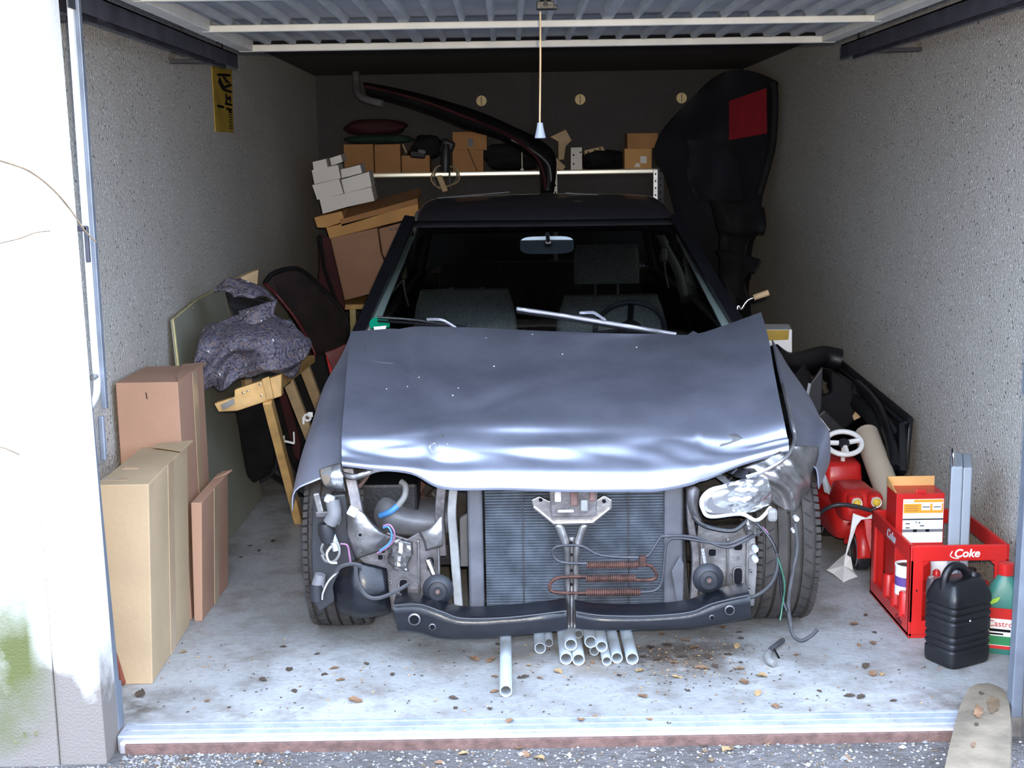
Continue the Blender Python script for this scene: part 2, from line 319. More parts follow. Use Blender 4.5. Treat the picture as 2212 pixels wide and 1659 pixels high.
# door frames on both sides: channel, closing strip, curved lever rod
def jamb(side, x, name):
    s = side
    j = thing(name, (x, .04, 0), ('grey-blue' if s < 0 else 'pale grey')+' steel door frame channel on the '+('left' if s < 0 else 'right')+' jamb of the entrance', 'door frame')
    MB().hexa(lean(*((x-.03, x-.08, x, x-.05) if s < 0 else (x, x+.02, x+.03, x+.05)), .062, .10, 0, 1.98)).build('channel', 'frame_metal', j, bevel=.003)
    MB().hexa(lean(*((x-.05, x-.10, x-.03, x-.08) if s < 0 else (x+.03, x+.05, x+.05, x+.07)), .06, .085, 0, 1.98)).build('flange', 'frame_metal', j, bevel=.002)
    xi = x-s*.004
    if s < 0: MB().box((x-.012, .105, .06), (.018, .03, .13)).build('foot_bracket', 'frame_metal', j, bevel=.006)
    return j
jl = jamb(-1, -1.062, 'door_frame'); jr = jamb(1, 1.318, 'door_frame')
def lever(s, name, x, zb):
    r = thing(name, (x, .16, zb), 'white bent door lever arm beside the '+('left' if s < 0 else 'right')+' door frame', 'lever arm')
    path = smooth_path([V((x, .15, 2.0)), V((x, .15, 1.5)), V((x, .15, zb+.16)), V((x, .15, zb+.06)), V((x+s*.012, .15, zb+.02)), V((x+s*.035, .15, zb-.01))], 5)
    # flat bar swept along the path
    g = [[p+V((-.007, -.012, 0)), p+V((.007, -.012, 0)), p+V((.007, .012, 0)), p+V((-.007, .012, 0))] for p in path]
    m_ = MB().grid(g, 0, True); m_.add(g[0], [(0, 1, 2, 3)]); m_.add(g[-1], [(3, 2, 1, 0)]); m_.build('bar', 'frame_white', r)
    MB().lim(x-s*.013-.006, x-s*.013+.006, .15, .17, zb, 2.0).build('back_bar', 'frame_metal', r, bevel=.002)
    MB().lim(x-.008, x+.008, .152, .166, zb-.14, zb-.02).build('stop_bar', 'frame_metal', r, bevel=.004)
    MB().lathe([(.001, 0), (.009, 0), (.009, .02), (.005, .026), (.001, .026)], (x, .138, zb+.09), (0, -1, 0), 10).build('bolt', 'steel', r, 30)
lever(-1, 'lever_arm', -1.085, .86); lever(1, 'lever_arm', 1.365, .86)
br = thing('lock_bracket', (-1.07, .05, 1.32), 'small dark angled bracket on the left jamb above the frame', 'bracket')
MB().box((-1.085, .075, 1.335), (.055, .012, .014)).build('arm', 'rail_dark', br, bevel=.003)
MB().box((-1.062, .075, 1.295), (.010, .012, .09)).build('tongue', 'rail_dark', br, bevel=.002)
# up-and-over door, swung up flat under the ceiling
ZD = 1.928; DX0, DX1, DY0, DY1 = -1.00, 1.235, -.12, 1.93
gd = thing('garage_door', (.12, .9, ZD), 'white ribbed steel up-and-over garage door swung open overhead', 'garage door')
MB().lim(DX0, DX1, DY0, DY1, ZD+.034, ZD+.042).build('door_sheet', 'door_sheet', gd)
for x in (DX0, DX1): MB().lim(x-.028, x+.028, DY0, DY1, ZD-.004, ZD+.06).build('side_bar', 'door_paint', gd, bevel=.004)
for y in (.40, 1.20): MB().lim(DX0, DX1, y-.013, y+.013, ZD-.006, ZD+.016).build('cross_bar', 'door_paint', gd, bevel=.004)
MB().lim(DX0-.028, DX1+.028, DY1-.02, DY1+.012, ZD-.006, ZD+.02).build('end_bar', 'door_paint', gd, bevel=.004)
k = 0; x = DX0+.09
while x < DX1-.04:
    w = .034 if k % 7 == 6 else .015
    g0 = [V((x-w/2-.006, DY0, ZD+.034)), V((x-w/2, DY0, ZD+.016)), V((x+w/2, DY0, ZD+.016)), V((x+w/2+.006, DY0, ZD+.034))]
    MB().prism(g0, (0, DY1-DY0-.03, 0)).build('rib', 'door_rib', gd); k += 1; x += .0955
MB().box((DX1-.03, DY1-.012, ZD+.02), (.035, .012, .04)).build('corner_block', 'rust', gd, bevel=.003)
pc0 = P(1167, 25, .62); pc1 = P(1166, 275, .62)
bk = MB(); bk.box((P(1178, 12, .62)), (.05, .03, .022)); bk.lathe([(.001, 0), (.017, 0), (.014, .03), (.001, .03)], P(1178, 14, .62), (0, 0, 1), 12); bk.box(P(1192, 16, .62), (.03, .022, .012)); bk.build('cord_bracket', 'black_plastic', gd, bevel=.002)
cd = MB().tube(smooth_path([pc0, pc0.lerp(pc1, .4)+V((.001, 0, 0)), pc1], 5), .0028, 6).build('pull_cord', 'wood_pale', gd, 60)
MB().lathe([(.001, .042), (.008, .042), (.0095, .032), (.012, .018), (.0165, 0), (.015, -.002), (.001, -.002)], P(1167, 297, .62), (0, 0, 1), 14).build('grip', 'grey_plastic', cd, 40)
for s, x, nm in ((-1, -1.10, 'left'), (1, 1.36, 'right')):
    r = thing('guide_rail', (x, 1, 1.9), 'dark steel door guide rail along the '+nm+' wall under the ceiling', 'rail')
    xa, xb = x-.026, x+.026
    MB().lim(xa, xb, .1, 2.12, 1.925, 1.93).build('web', 'rail_dark', r)
    for xx in (xa, xb-.004): MB().lim(xx, xx+.004, .1, 2.12, 1.875, 1.93).build('rail_flange', 'rail_dark', r)
    for yy in (1.95, .5):
        w0, w1 = sorted((x, XL if s < 0 else XR)); MB().lim(w0, w1, yy-.02, yy+.02, 1.885, 1.90).build('wall_bracket', 'rail_dark', r, bevel=.002)
    MB().lim(x-.01, x+.01, 1.9, 1.93, 1.93, ZC).build('hanger', 'rail_dark', r)
# three round vents in the back wall
for px, py, w in ((1040, 218, 'left of the hanging cord'), (1253, 215, 'between the two others'), (1472, 212, 'nearest the dark hanging cloth')):
    c = P(px, py, YB)
    v = thing('wall_vent', c, 'small round cream wall vent on the back wall, '+w, 'vent', 'round vents on the back wall')
    MB().lathe([(.001, -.012), (.035, -.012), (.036, -.002), (.036, 0), (.03, .0)], c, (0, 1, 0), 20).build('vent_cap', 'cream_vent', v, 40)
    for a in range(1):
        d = V((0, 0, 1))*.028; MB().tube([c-d+V((0, -.0125, 0)), c+d+V((0, -.0125, 0))], .0022, 4).build('vent_slot', 'rail_dark', v)
# yellow notice on the left wall with vertical lettering
A, B_, C_, D_ = [PX(*q, XL+.004) for q in ((458, 143), (501, 150), (505, 287), (466, 284))]
sg = thing('wall_sign', (A+C_)/2, 'narrow yellow notice with dark lettering on the left wall', 'sign')
MB().prism([A, B_, C_, D_], (-.003, 0, 0)).build('sign_board', 'sign_yellow', sg)
ctr = (A+B_+C_+D_)/4; dn = ((C_+D_)-(A+B_)).normalized()
hgt = ((C_+D_)-(A+B_)).length/2; wd = ((B_+C_)-(A+D_)).length/2
def signbar(u0, v0, u1, v1, w):        # dark stroke, u along the depth, v downwards
    q = lambda u, v: A+(B_-A)*u+(D_-A)*v+(C_-B_-D_+A)*(u*v)+V((.0012, 0, 0))
    a, c = q(u0, v0), q(u1, v1); MB().tube([a, c], w, 4).build('lettering', 'ink', sg)
for s_ in ((.22, .12, .85, .10), (.3, .16, .5, .3), (.5, .14, .8, .22), (.25, .22, .45, .33), (.45, .33, .9, .36), (.55, .3, .9, .25), (.6, .40, .62, .55), (.8, .42, .82, .52), (.55, .55, .9, .56), (.15, .60, .45, .61), (.62, .63, .88, .64), (.75, .67, .86, .68), (.6, .14, .62, .22), (.65, .46, .85, .47), (.3, .18, .32, .28)): signbar(*s_, .006)
for q in range(7): signbar(.7+.1*random.random(), .72+.035*q, .92, .72+.035*q, .0022)
# twigs hanging in front of the left jamb
tg = MB().tube(smooth_path([P(-40, 335, -.35), P(0, 347, -.35), P(60, 368, -.34), P(110, 405, -.33), P(150, 450, -.32), P(185, 500, -.32), P(208, 523, -.31)], 5), [.0022]*20+[.0018]*11, 5).build('bare_twig', 'bark', None, 60)
tag(tg, 'thin bare twig crossing the bright left front pillar', 'twig')
tg = MB().tube(smooth_path([P(-30, 532, -.3), P(40, 516, -.3), P(75, 503, -.3), P(108, 499, -.3)], 4), .0013, 5).build('bare_twig', 'bark', None, 60)
tag(tg, 'faint short twig lying low across the white pillar', 'twig')
tg = MB().tube(smooth_path([P(-30, 968, -.3), P(0, 965, -.3), P(42, 982, -.3)], 4), .0016, 5).build('bare_twig', 'bark', None, 60)
tag(tg, 'tiny twig at mid height by the mossy edge', 'twig')
# ------------------------------------------------------------------ the wrecked car
CX = .15
car = thing('car', (CX, 2.2, 0), 'crashed grey-blue car with buckled bonnet and missing front end parked nose out', 'car')
def pg(rows): return [[P(*q) for q in r] for r in rows]
# bonnet: back edge, body, crumpled nose, rolled front lip (pixel, pixel, depth)
hood = pg([
 [(757,716,1.42),(815,712,1.42),(890,707,1.43),(1000,707,1.45),(1110,712,1.46),(1230,717,1.46),(1360,721,1.45),(1430,721,1.44),(1497,723,1.42),(1570,701,1.40),(1644,674,1.38)],
 [(752,765,1.22),(812,765,1.23),(888,766,1.25),(1000,772,1.27),(1110,770,1.26),(1230,768,1.26),(1360,768,1.25),(1430,765,1.24),(1503,762,1.22),(1582,748,1.20),(1660,730,1.17)],
 [(747,820,1.02),(808,822,1.03),(895,824,1.07),(990,832,1.05),(1100,820,1.06),(1225,818,1.06),(1360,818,1.05),(1430,815,1.05),(1506,812,1.03),(1590,805,1.00),(1671,795,.97)],
 [(743,875,.84),(806,880,.84),(900,884,.86),(985,888,.87),(1095,874,.86),(1225,868,.87),(1360,868,.87),(1430,866,.87),(1508,866,.85),(1595,862,.83),(1682,852,.80)],
 [(739,925,.70),(805,930,.69),(905,922,.71),(975,912,.73),(1090,912,.72),(1225,912,.73),(1360,912,.74),(1430,911,.75),(1508,912,.74),(1600,912,.71),(1692,900,.68)],
 [(738,942,.655),(805,946,.65),(905,944,.665),(968,938,.66),(1085,938,.68),(1225,940,.685),(1360,938,.69),(1430,937,.70),(1508,940,.68),(1600,942,.655),(1697,925,.64)],
 [(738,964,.625),(805,966,.63),(905,966,.64),(963,964,.61),(1085,962,.63),(1225,964,.63),(1360,960,.655),(1430,957,.67),(1508,964,.655),(1605,962,.63),(1700,943,.63)],
 [(738,984,.60),(805,988,.605),(900,990,.62),(960,996,.59),(1085,990,.60),(1225,992,.60),(1360,990,.615),(1430,989,.62),(1508,990,.61),(1605,976,.61),(1703,953,.62)],
 [(738,996,.575),(803,1003,.575),(892,1008,.575),(960,1022,.555),(1085,1018,.555),(1225,1020,.555),(1360,1022,.565),(1430,1020,.575),(1520,1012,.575),(1608,988,.585),(1704,962,.605)],
 [(739,1002,.57),(802,1010,.57),(888,1020,.565),(958,1052,.545),(1085,1054,.535),(1225,1058,.535),(1360,1058,.55),(1430,1056,.56),(1512,1038,.57),(1606,1000,.58),(1704,972,.60)]])
hg = refine(hood, 6, 6)
for i, r in enumerate(hg):             # creases and dents of the crash
    for j, p in enumerate(r):
        u, v = j/(len(r)-1), i/(len(hg)-1)
        d = .017*math.exp(-((u-.17-.14*v)/.016)**2)*max(0, 1-abs(v-.22)/.3)-.010*math.exp(-((u-.215-.14*v)/.03)**2)*max(0, 1-abs(v-.22)/.3)
        d += .012*math.exp(-((v-.38+.62*(u-.25))/.025)**2)*max(0, 1-abs(u-.45)/.28)
        d -= .014*math.exp(-((u-.80)/.010)**2)*(1-v*.8)
        d += .006*math.sin(u*23+v*9)*math.exp(-((v-.68)/.09)**2)+.004*math.sin(u*41-v*30)*math.exp(-((v-.75)/.07)**2)
        r[j] = p-V((0, 0, d))
hoodo = MB().shell(hg, (0, .004, -.008)).build('bonnet', 'paint_dusty', car, 50)
hoodo['label'] = 'buckled bonnet with torn raised corner'
# specks, scratches and chipped paint on the bonnet, set onto its surface
from mathutils.bvhtree import BVHTree
_hv = [p for r in hg for p in r]; _m2 = len(hg[0])
_bvh = BVHTree.FromPolygons([tuple(p) for p in _hv], [(i*_m2+j, i*_m2+j+1, (i+1)*_m2+j+1, (i+1)*_m2+j) for i in range(len(hg)-1) for j in range(_m2-1)])
def on_hood(px, py):
    h = _bvh.ray_cast(CAMP, ray(px, py).normalized())
    if h[0] is None: return None
    n = h[1] if h[1].z > 0 else -h[1]
    return h[0], n
def hood_line(pts, w, mt, nm):
    q = [on_hood(*a) for a in pts]; q = [a[0]+a[1]*w*.6 for a in q if a]
    if len(q) > 1: MB().tube(smooth_path(q, 5), w, 4).build(nm, mt, hoodo)
hood_line([(787, 745), (795, 770), (815, 782), (850, 785)], .0007, 'dusty_grey', 'scratch'); hood_line([(868, 716), (880, 745), (895, 775)], .0008, 'dusty_grey', 'scratch'); hood_line([(928, 712), (934, 730), (930, 755)], .0008, 'dusty_grey', 'scratch'); hood_line([(880, 780), (895, 800), (905, 815)], .0006, 'dusty_grey', 'scratch')
for px, py, r_ in ((1067, 791, .0035), (1215, 765, .003), (1375, 750, .003), (978, 854, .003), (905, 815, .0025), (1050, 730, .002), (835, 840, .002), (880, 835, .002), (990, 838, .002), (1150, 722, .002)):
    h = on_hood(px, py)
    if h: MB().lathe([(.0001, .0014), (r_*.8, .001), (r_, 0)], h[0], h[1], 7).build('dropping', 'white_plastic', hoodo)
for pts in ([(1553, 966), (1570, 940), (1590, 936), (1606, 948), (1596, 958), (1575, 960)], [(1642, 947), (1668, 940), (1690, 926), (1693, 938), (1668, 950), (1648, 953)], [(1606, 952), (1640, 947), (1640, 950), (1606, 955)], [(950, 940), (957, 938), (966, 958), (975, 985), (966, 990), (958, 970)], [(925, 965), (940, 956), (948, 962), (946, 980), (932, 978)]):
    h = [on_hood(*a) for a in pts]
    if all(h): MB().prism([a[0]+a[1]*.0008 for a in h], h[0][1]*.0006).build('paint_chip', 'lamp_chrome', hoodo)
# wings
def wing(rows, name, skirt, lab):
    g = pg(rows); g = [r+[r[-1]+V((skirt, 0, -.06)), r[-1]+V((skirt*1.2, .01, -z))] for r, z in zip(g, (.5, .42, .16, .10, .075, .065))]
    g = refine(g, 5, 4); o = MB().grid(g).build(name, 'paint_dusty', car, 60, solid=.004); o['label'] = lab; return o
wl = wing([[(760,716,1.46),(752,738,1.46),(746,762,1.46)], [(751,800,1.2),(728,803,1.2),(706,828,1.2)], [(747,870,1.0),(714,872,1.0),(680,902,1.0)],
      [(743,930,.84),(694,937,.84),(656,975,.84)], [(741,985,.72),(686,1000,.72),(642,1035,.72)], [(741,1012,.66),(690,1036,.66),(638,1060,.66)]], 'wing', -.012, 'front wing on the side of the cardboard boxes')
wr = wing([[(1668,735,1.46),(1688,768,1.46),(1702,798,1.46)], [(1680,800,1.18),(1716,822,1.18),(1744,852,1.18)], [(1694,860,1.0),(1744,882,1.0),(1772,905,1.0)],
      [(1706,920,.86),(1752,935,.86),(1787,930,.86)], [(1716,955,.74),(1748,978,.74),(1772,985,.74)], [(1716,978,.66),(1736,1000,.66),(1762,1012,.66)]], 'wing', .01, 'dented front wing on the side of the red crate')
fl = refine(pg([[(690,1014,.64),(712,1006,.62),(738,1000,.62)], [(692,1030,.62),(716,1026,.59),(740,1020,.60)], [(700,1048,.62),(722,1050,.60),(743,1042,.60)], [(716,1060,.64),(732,1064,.63),(746,1062,.62)]]), 4, 4)
MB().grid(fl).build('folded_edge', 'lamp_chrome', wl, 60, solid=.003)
cp = refine(pg([[(1600,1012,.60),(1660,985,.60),(1716,962,.62),(1768,965,.68)], [(1640,1040,.58),(1680,1022,.57),(1722,1000,.59),(1762,1005,.66)], [(1655,1068,.60),(1690,1055,.60),(1725,1045,.60),(1752,1040,.66)], [(1668,1090,.63),(1688,1095,.64),(1710,1112,.64),(1735,1085,.68)]]), 5, 5)
for r in cp:
    for j in range(len(r)): r[j] = r[j]+V((0, .010*math.sin(j*.9+r[j].z*60)+random.uniform(-.0015, .0015), 0))
MB().grid(cp).build('crumpled_corner', 'bare_metal', wr, 50, solid=.003)
tr = smooth_path([P(1690,830,.95), P(1708,905,.72), P(1716,945,.66), P(1700,985,.58), P(1655,1015,.55), P(1612,1030,.55)], 6)
MB().tube(tr, .006, 6).build('torn_edge', 'lamp_chrome', wr, 60)
# roof, pillars and cabin
def R_(y): return {2.25: 1.250, 2.5: 1.300, 2.8: 1.325, 3.2: 1.338, 3.6: 1.325, 3.8: 1.30}[y]
rg = []
for y, hw, z in ((2.22, .548, 1.240), (2.27, .555, 1.256), (2.5, .568, 1.296), (2.8, .575, 1.322), (3.2, .575, 1.336), (3.6, .568, 1.322), (3.85, .555, 1.285)):
    rg.append([V((CX+s*hw, y, z-dz)) for s, dz in ((-1.0, .075), (-.97, .03), (-.86, .008), (-.45, 0), (0, -.004), (.45, 0), (.86, .008), (.97, .03), (1.0, .075))])
MB().shell(refine(rg, 4, 4), (0, 0, -.03)).build('roof', 'paint_roof', car, 60)
MB().tube([P(945,428,3.1), P(1100,415,3.15)], .0025, 4).build('roof_seam', 'wiper_grey', car); MB().tube([P(1222,417,3.1), P(1290,421,3.05)], .0025, 4).build('roof_seam', 'wiper_grey', car)
wsT = [V((CX-.535, 2.24, 1.195)), V((CX+.535, 2.24, 1.195))]; 
BL, BR_ = P(786, 740, 1.52), P(1602, 725, 1.52); TLp, TRp = P(896, 478, 2.26), P(1452, 472, 2.26)
def bar(name, a, b, w, d, mt, par=car, bev=.004, nrm=V((0, -1, .6))):
    a, b = V(a), V(b); ax = (b-a).normalized(); sd = ax.cross(nrm).normalized(); n = sd.cross(ax)
    w = w if isinstance(w, tuple) else (w, w)
    q = [a-sd*w[0]/2-n*d/2, a+sd*w[0]/2-n*d/2, a+sd*w[0]/2+n*d/2, a-sd*w[0]/2+n*d/2, b-sd*w[1]/2-n*d/2, b+sd*w[1]/2-n*d/2, b+sd*w[1]/2+n*d/2, b-sd*w[1]/2+n*d/2]
    return MB().hexa(q).build(name, mt, par, bevel=bev)
bar('windscreen_pillar', P(765, 745, 1.50), P(885, 474, 2.25), (.045, .046), .04, 'black_gloss'); bar('windscreen_pillar', P(1608, 725, 1.50), P(1458, 470, 2.25), (.045, .046), .04, 'black_gloss')
bar('header_rail', V((CX-.53, 2.25, 1.215)), V((CX+.53, 2.25, 1.215)), .045, .03, 'black_matt', nrm=V((0, 0, 1)))
wsg = refine([[BL.lerp(BR_, u)+V((0, -.05*math.sin(math.pi*u), 0)) for u in (0, .25, .5, .75, 1)], [BL.lerp(TLp, .5).lerp(BR_.lerp(TRp, .5), u)+V((0, -.05*math.sin(math.pi*u), .02)) for u in (0, .25, .5, .75, 1)], [TLp.lerp(TRp, u)+V((0, -.03*math.sin(math.pi*u), 0)) for u in (0, .25, .5, .75, 1)]], 5, 4)
ws = MB().grid(wsg).build('windscreen', 'windscreen_glass', car, 80)
# dark sun band along the top of the screen
tb = [[wsg[-1-i][j]+V((0, -.002, .001)) for j in range(len(wsg[0]))] for i in range(2)]
MB().grid(tb).build('sun_band', 'black_matt', ws, 60, solid=.001)
bar('pillar_trim', P(803, 716, 1.60), P(889, 510, 2.20), (.034, .026), .012, 'pillar_trim'); bar('pillar_trim', P(1569, 702, 1.60), P(1467, 510, 2.20), (.040, .028), .012, 'pillar_trim')
# door pillars inside, with belts
for pts, m_, w in (([(872,560,2.75),(858,650,2.75)], 'trim_yellow', .026), ([(1426,508,2.7),(1462,580,2.68),(1482,655,2.66)], 'pillar_trim', .040), ([(1484,655,2.66),(1494,722,2.64)], 'grey_dark', .042)):
    q = smooth_path([P(*a) for a in pts], 4)
    g = [[p+V((-w/2, 0, 0)), p+V((w/2, 0, 0))] for p in q]; MB().grid(g).build('door_pillar', m_, car, 60, solid=.02)
for px, py, m_ in ((872,590,'trim_yellow'), (1434,550,'pillar_trim')):
    c = P(px, py, 2.66); bb = MB().box(c, (.03, .02, .055)).build('belt_anchor', m_, car, bevel=.008)
    MB().tube(smooth_path([c+V((0, -.012, -.03)), c+V((.005, -.012, -.08)), c+V((.02, -.01, -.15))], 4), .005, 5).build('belt', 'card_white', bb)
for x0, x1 in ((1490, 1512), (1496, 1520)): MB().tube(smooth_path([P(x0-45, 525, 2.6), P(x0, 610, 2.58), P(x1, 700, 2.55)], 4), .005, 5).build('door_seal', 'black_plastic', car)
# seats
def rbox(cx, y, z0, z1, w, th, tilt=.18, top=.85):
    rows = []
    for k in range(9):
        f = k/8; z = z0+(z1-z0)*f; yy = y+tilt*(z-z0); ww = w/2*(1 if f < .6 else 1-(1-top)*((f-.6)/.4)**2.2); 
        rows.append((z, yy, ww, th/2*(1 if f < .9 else .8)))
    g = []
    for z, yy, a, b_ in rows:
        r = []
        for i in range(20):
            an = 2*math.pi*i/20; cs, sn = math.cos(an), math.sin(an); e = .35
            r.append(V((cx+a*math.copysign(abs(cs)**e, cs), yy+b_*math.copysign(abs(sn)**e, sn), z)))
        g.append(r)
    m_ = MB().grid(g, 0, True); m_.add([p+V((0, 0, .008)) for p in g[-1]], [tuple(range(20))]); m_.grid([g[-1], [p+V((0, 0, .008)) for p in g[-1]]], 0, True); return m_
a = P(890, 640, 2.5); b_ = P(1117, 640, 2.5); zt = P(1000, 630, 2.52).z
st = rbox((a.x+b_.x)/2, 2.44, .45, zt, b_.x-a.x, .12).build('front_seat', 'seat_cloth', car, 60, bevel=0)
MB().lim(a.x, b_.x, 1.98, 2.46, .38, .50).build('seat_cushion', 'seat_cloth', st, bevel=.03)
for dx in (-.06, .08): MB().lathe([(.012, 0), (.012, .012), (.006, .014), (.0001, .014)], ((a.x+b_.x)/2+dx, 2.53, zt+.004), (0, 0, 1), 10).build('headrest_socket', 'seat_cloth', st)
a = P(1200, 650, 2.5); b_ = P(1440, 650, 2.5); zt = P(1310, 642, 2.52).z
st = rbox((a.x+b_.x)/2, 2.44, .45, zt, b_.x-a.x, .12).build('front_seat', 'seat_cloth', car, 60)
MB().lim(a.x, b_.x, 1.98, 2.46, .38, .50).build('seat_cushion', 'seat_cloth', st, bevel=.03)
h0, h1 = P(1240, 612, 2.56), P(1380, 530, 2.56); hd = rbox((h0.x+h1.x)/2, 2.55, h0.z, h1.z, h1.x-h0.x, .09, .1, .93); hd.build('headrest', 'seat_cloth', st, 60)
for dx in (-.05, .05): MB().tube([V(((h0.x+h1.x)/2+dx, 2.55, zt-.02)), V(((h0.x+h1.x)/2+dx, 2.555, h0.z+.02))], .006, 6).build('headrest_post', 'steel', st)
rs = rbox(CX, 3.35, .4, P(1000, 572, 3.5).z, 1.05, .14, .2, .97).build('rear_bench', 'seat_dark', car, 60)
MB().lim(CX-.55, CX+.55, 2.85, 3.35, .32, .46).build('bench_cushion', 'seat_dark', rs, bevel=.03)
MB().lim(CX-.6, CX+.6, 3.5, 4.0, .86, .90).build('parcel_shelf', 'seat_dark', car, bevel=.01)
# dashboard and steering wheel
dg_ = refine([[V((CX+x, y, z-.02*(abs(x)/.6)**2)) for x in (-.62, -.4, 0, .4, .62)] for y, z in ((1.50, .80), (1.6, .83), (1.75, .84), (1.85, .81), (1.88, .70), (1.86, .5))], 4, 4)
MB().shell(dg_, (0, 0, -.03)).build('dashboard', 'dash', car, 60)
sw = P(1360, 712, 2.02); sc_ = V((sw.x, sw.y, sw.z)); ax = V((0, .85, .53)).normalized(); ux = V((1, 0, 0)); uy = ax.cross(ux)
swo = MB().tube([sc_+ux*(.14*math.cos(2*math.pi*k/40))+uy*(.14*math.sin(2*math.pi*k/40)) for k in range(40)], .011, 8, True).build('steering_wheel', 'grey_rubber', car, 60)
MB().lathe([(.0001, -.03), (.05, -.028), (.055, -.01), (.05, 0)], sc_, ax, 18).build('hub', 'dash', swo, 50)
for k in (.15, math.pi-.15, -math.pi/2): MB().tube([sc_, sc_+ux*(.14*math.cos(k))+uy*(.14*math.sin(k))], .012, 6).build('spoke', 'dash', swo)
MB().tube([sc_, sc_-V((0, .2, .15))], .025, 8).build('column', 'dash', swo)
# interior mirror
q0, q1 = P(1123, 512, 2.06), P(1240, 547, 2.06); mc = (q0+q1)/2; mw, mh = (q1.x-q0.x)/2, (q0.z-q1.z)/2
mo_ = MB().prism([mc+V((mw*math.copysign(abs(math.cos(t_))**.45, math.cos(t_)), .45*mh*math.copysign(abs(math.sin(t_))**.55, math.sin(t_)), mh*math.copysign(abs(math.sin(t_))**.55, math.sin(t_)))) for t_ in [2*math.pi*k/32 for k in range(32)]], (0, .022, 0)).build('interior_mirror', 'mirror_back', car)
MB().box(mc+V((.005, -.012, .012)), (.028, .02, .02)).build('mirror_joint', 'black_plastic', mo_, bevel=.005); MB().tube([mc+V((.005, -.01, .012)), mc+V((.0, -.06, .05))], .008, 8).build('mirror_stem', 'black_plastic', mo_)
# wipers
for path, arm, mt in (([(816,686,1.53),(880,690,1.52),(940,697,1.50),(1005,707,1.48)], [(923,690,1.50),(948,690,1.48),(962,694,1.48),(985,708,1.47)], 'black_plastic'), ([(1116,667,1.50),(1180,676,1.49),(1300,695,1.48),(1460,722,1.48)], [(1252,676,1.47),(1280,675,1.46),(1292,681,1.46),(1308,692,1.46)], 'wiper_grey')):
    q = smooth_path([P(*a) for a in path], 6); wb = MB().tube(q, .006 if mt == 'black_plastic' else .008, 6).build('wiper', mt, car, 60)
    MB().tube([p+V((0, -.006, -.012)) for p in q], .0045, 5).build('wiper_rubber', 'black_plastic', wb)
    MB().tube(smooth_path([P(*a) for a in arm], 5), .006, 6).build('wiper_arm', 'wiper_grey', wb, 60)
# round green sticker behind the screen
sc0 = P(820, 701, 1.58); st_ = MB().lathe([(.0001, -.001), (.038, -.001), (.038, .001), (.0001, .001)], sc0, (0, .8, .6), 28).build('sticker', 'sticker_green', car)
MB().prism([sc0+V((dx, -.003, dz)) for dx, dz in ((-.022, -.008), (.026, -.004), (.022, -.018), (-.02, -.022))], (0, -.001, 0)).build('sticker_field', 'white_plastic', st_)
textmesh('4', .022, frame4(sc0+V((0, -.003, .008)), (1, 0, .05), (0, -1, .6)), 'sticker_numeral', 'ink', st_)
# sides, tail, glass, floor
side = [(1.40, .80, .20), (1.7, .86, .17), (2.4, .88, .17), (3.2, .89, .17), (3.9, .90, .20), (4.5, .88, .26), (4.72, .84, .36)]
for s in (-1, 1):
    g = []
    for y, zt, zb in side:
        hw = .70 if y < 4.4 else (.66 if y < 4.6 else .60)
        if y < 1.5: hw = .70
        g.append([V((CX+s*(hw-.05), y, zt)), V((CX+s*(hw+.03), y, zt-.1)), V((CX+s*(hw+.07), y, .55)), V((CX+s*(hw+.06), y, .35)), V((CX+s*hw, y, zb))])
    MB().grid(refine(g, 4, 4)).build('body_side', 'paint_car', car, 60, solid=.02)
    bar('window_pillar', V((CX+s*.66, 2.72, .88)), V((CX+s*.56, 2.8, 1.27)), .07, .03, 'paint_roof', nrm=V((s, 0, 0))); bar('rear_pillar', V((CX+s*.66, 4.15, .90)), V((CX+s*.55, 3.75, 1.28)), .12, .04, 'paint_roof', nrm=V((s, 0, 0)))
    MB().prism([V((CX+s*.66, 1.72, .88)), V((CX+s*.66, 2.7, .88)), V((CX+s*.565, 2.76, 1.25)), V((CX+s*.56, 2.32, 1.20))], (s*.004, 0, 0)).build('side_glass', 'windscreen_glass', car)
    MB().prism([V((CX+s*.66, 2.78, .88)), V((CX+s*.66, 3.95, .90)), V((CX+s*.56, 3.65, 1.26)), V((CX+s*.565, 2.84, 1.26))], (s*.004, 0, 0)).build('side_glass', 'windscreen_glass', car)
MB().grid(refine([[V((CX+x, y, z-.02*abs(x/.6)**3)) for x in (-.62, -.3, 0, .3, .62)] for y, z in ((4.02, .90), (4.2, .92), (4.55, .91), (4.72, .86), (4.78, .6), (4.76, .36))], 4, 4)).build('boot_lid', 'paint_car', car, 60, solid=.012)
MB().prism([V((CX-.54, 3.86, 1.265)), V((CX+.54, 3.86, 1.265)), V((CX+.60, 4.05, .90)), V((CX-.60, 4.05, .90))], (0, .004, 0)).build('rear_glass', 'windscreen_glass', car)
MB().lim(CX-.68, CX+.68, 1.1, 4.7, .17, .21).build('floor_pan', 'engine_dark', car, bevel=.01); MB().lim(CX-.66, CX+.66, 1.40, 1.44, .18, .80).build('bulkhead', 'engine_dark', car)
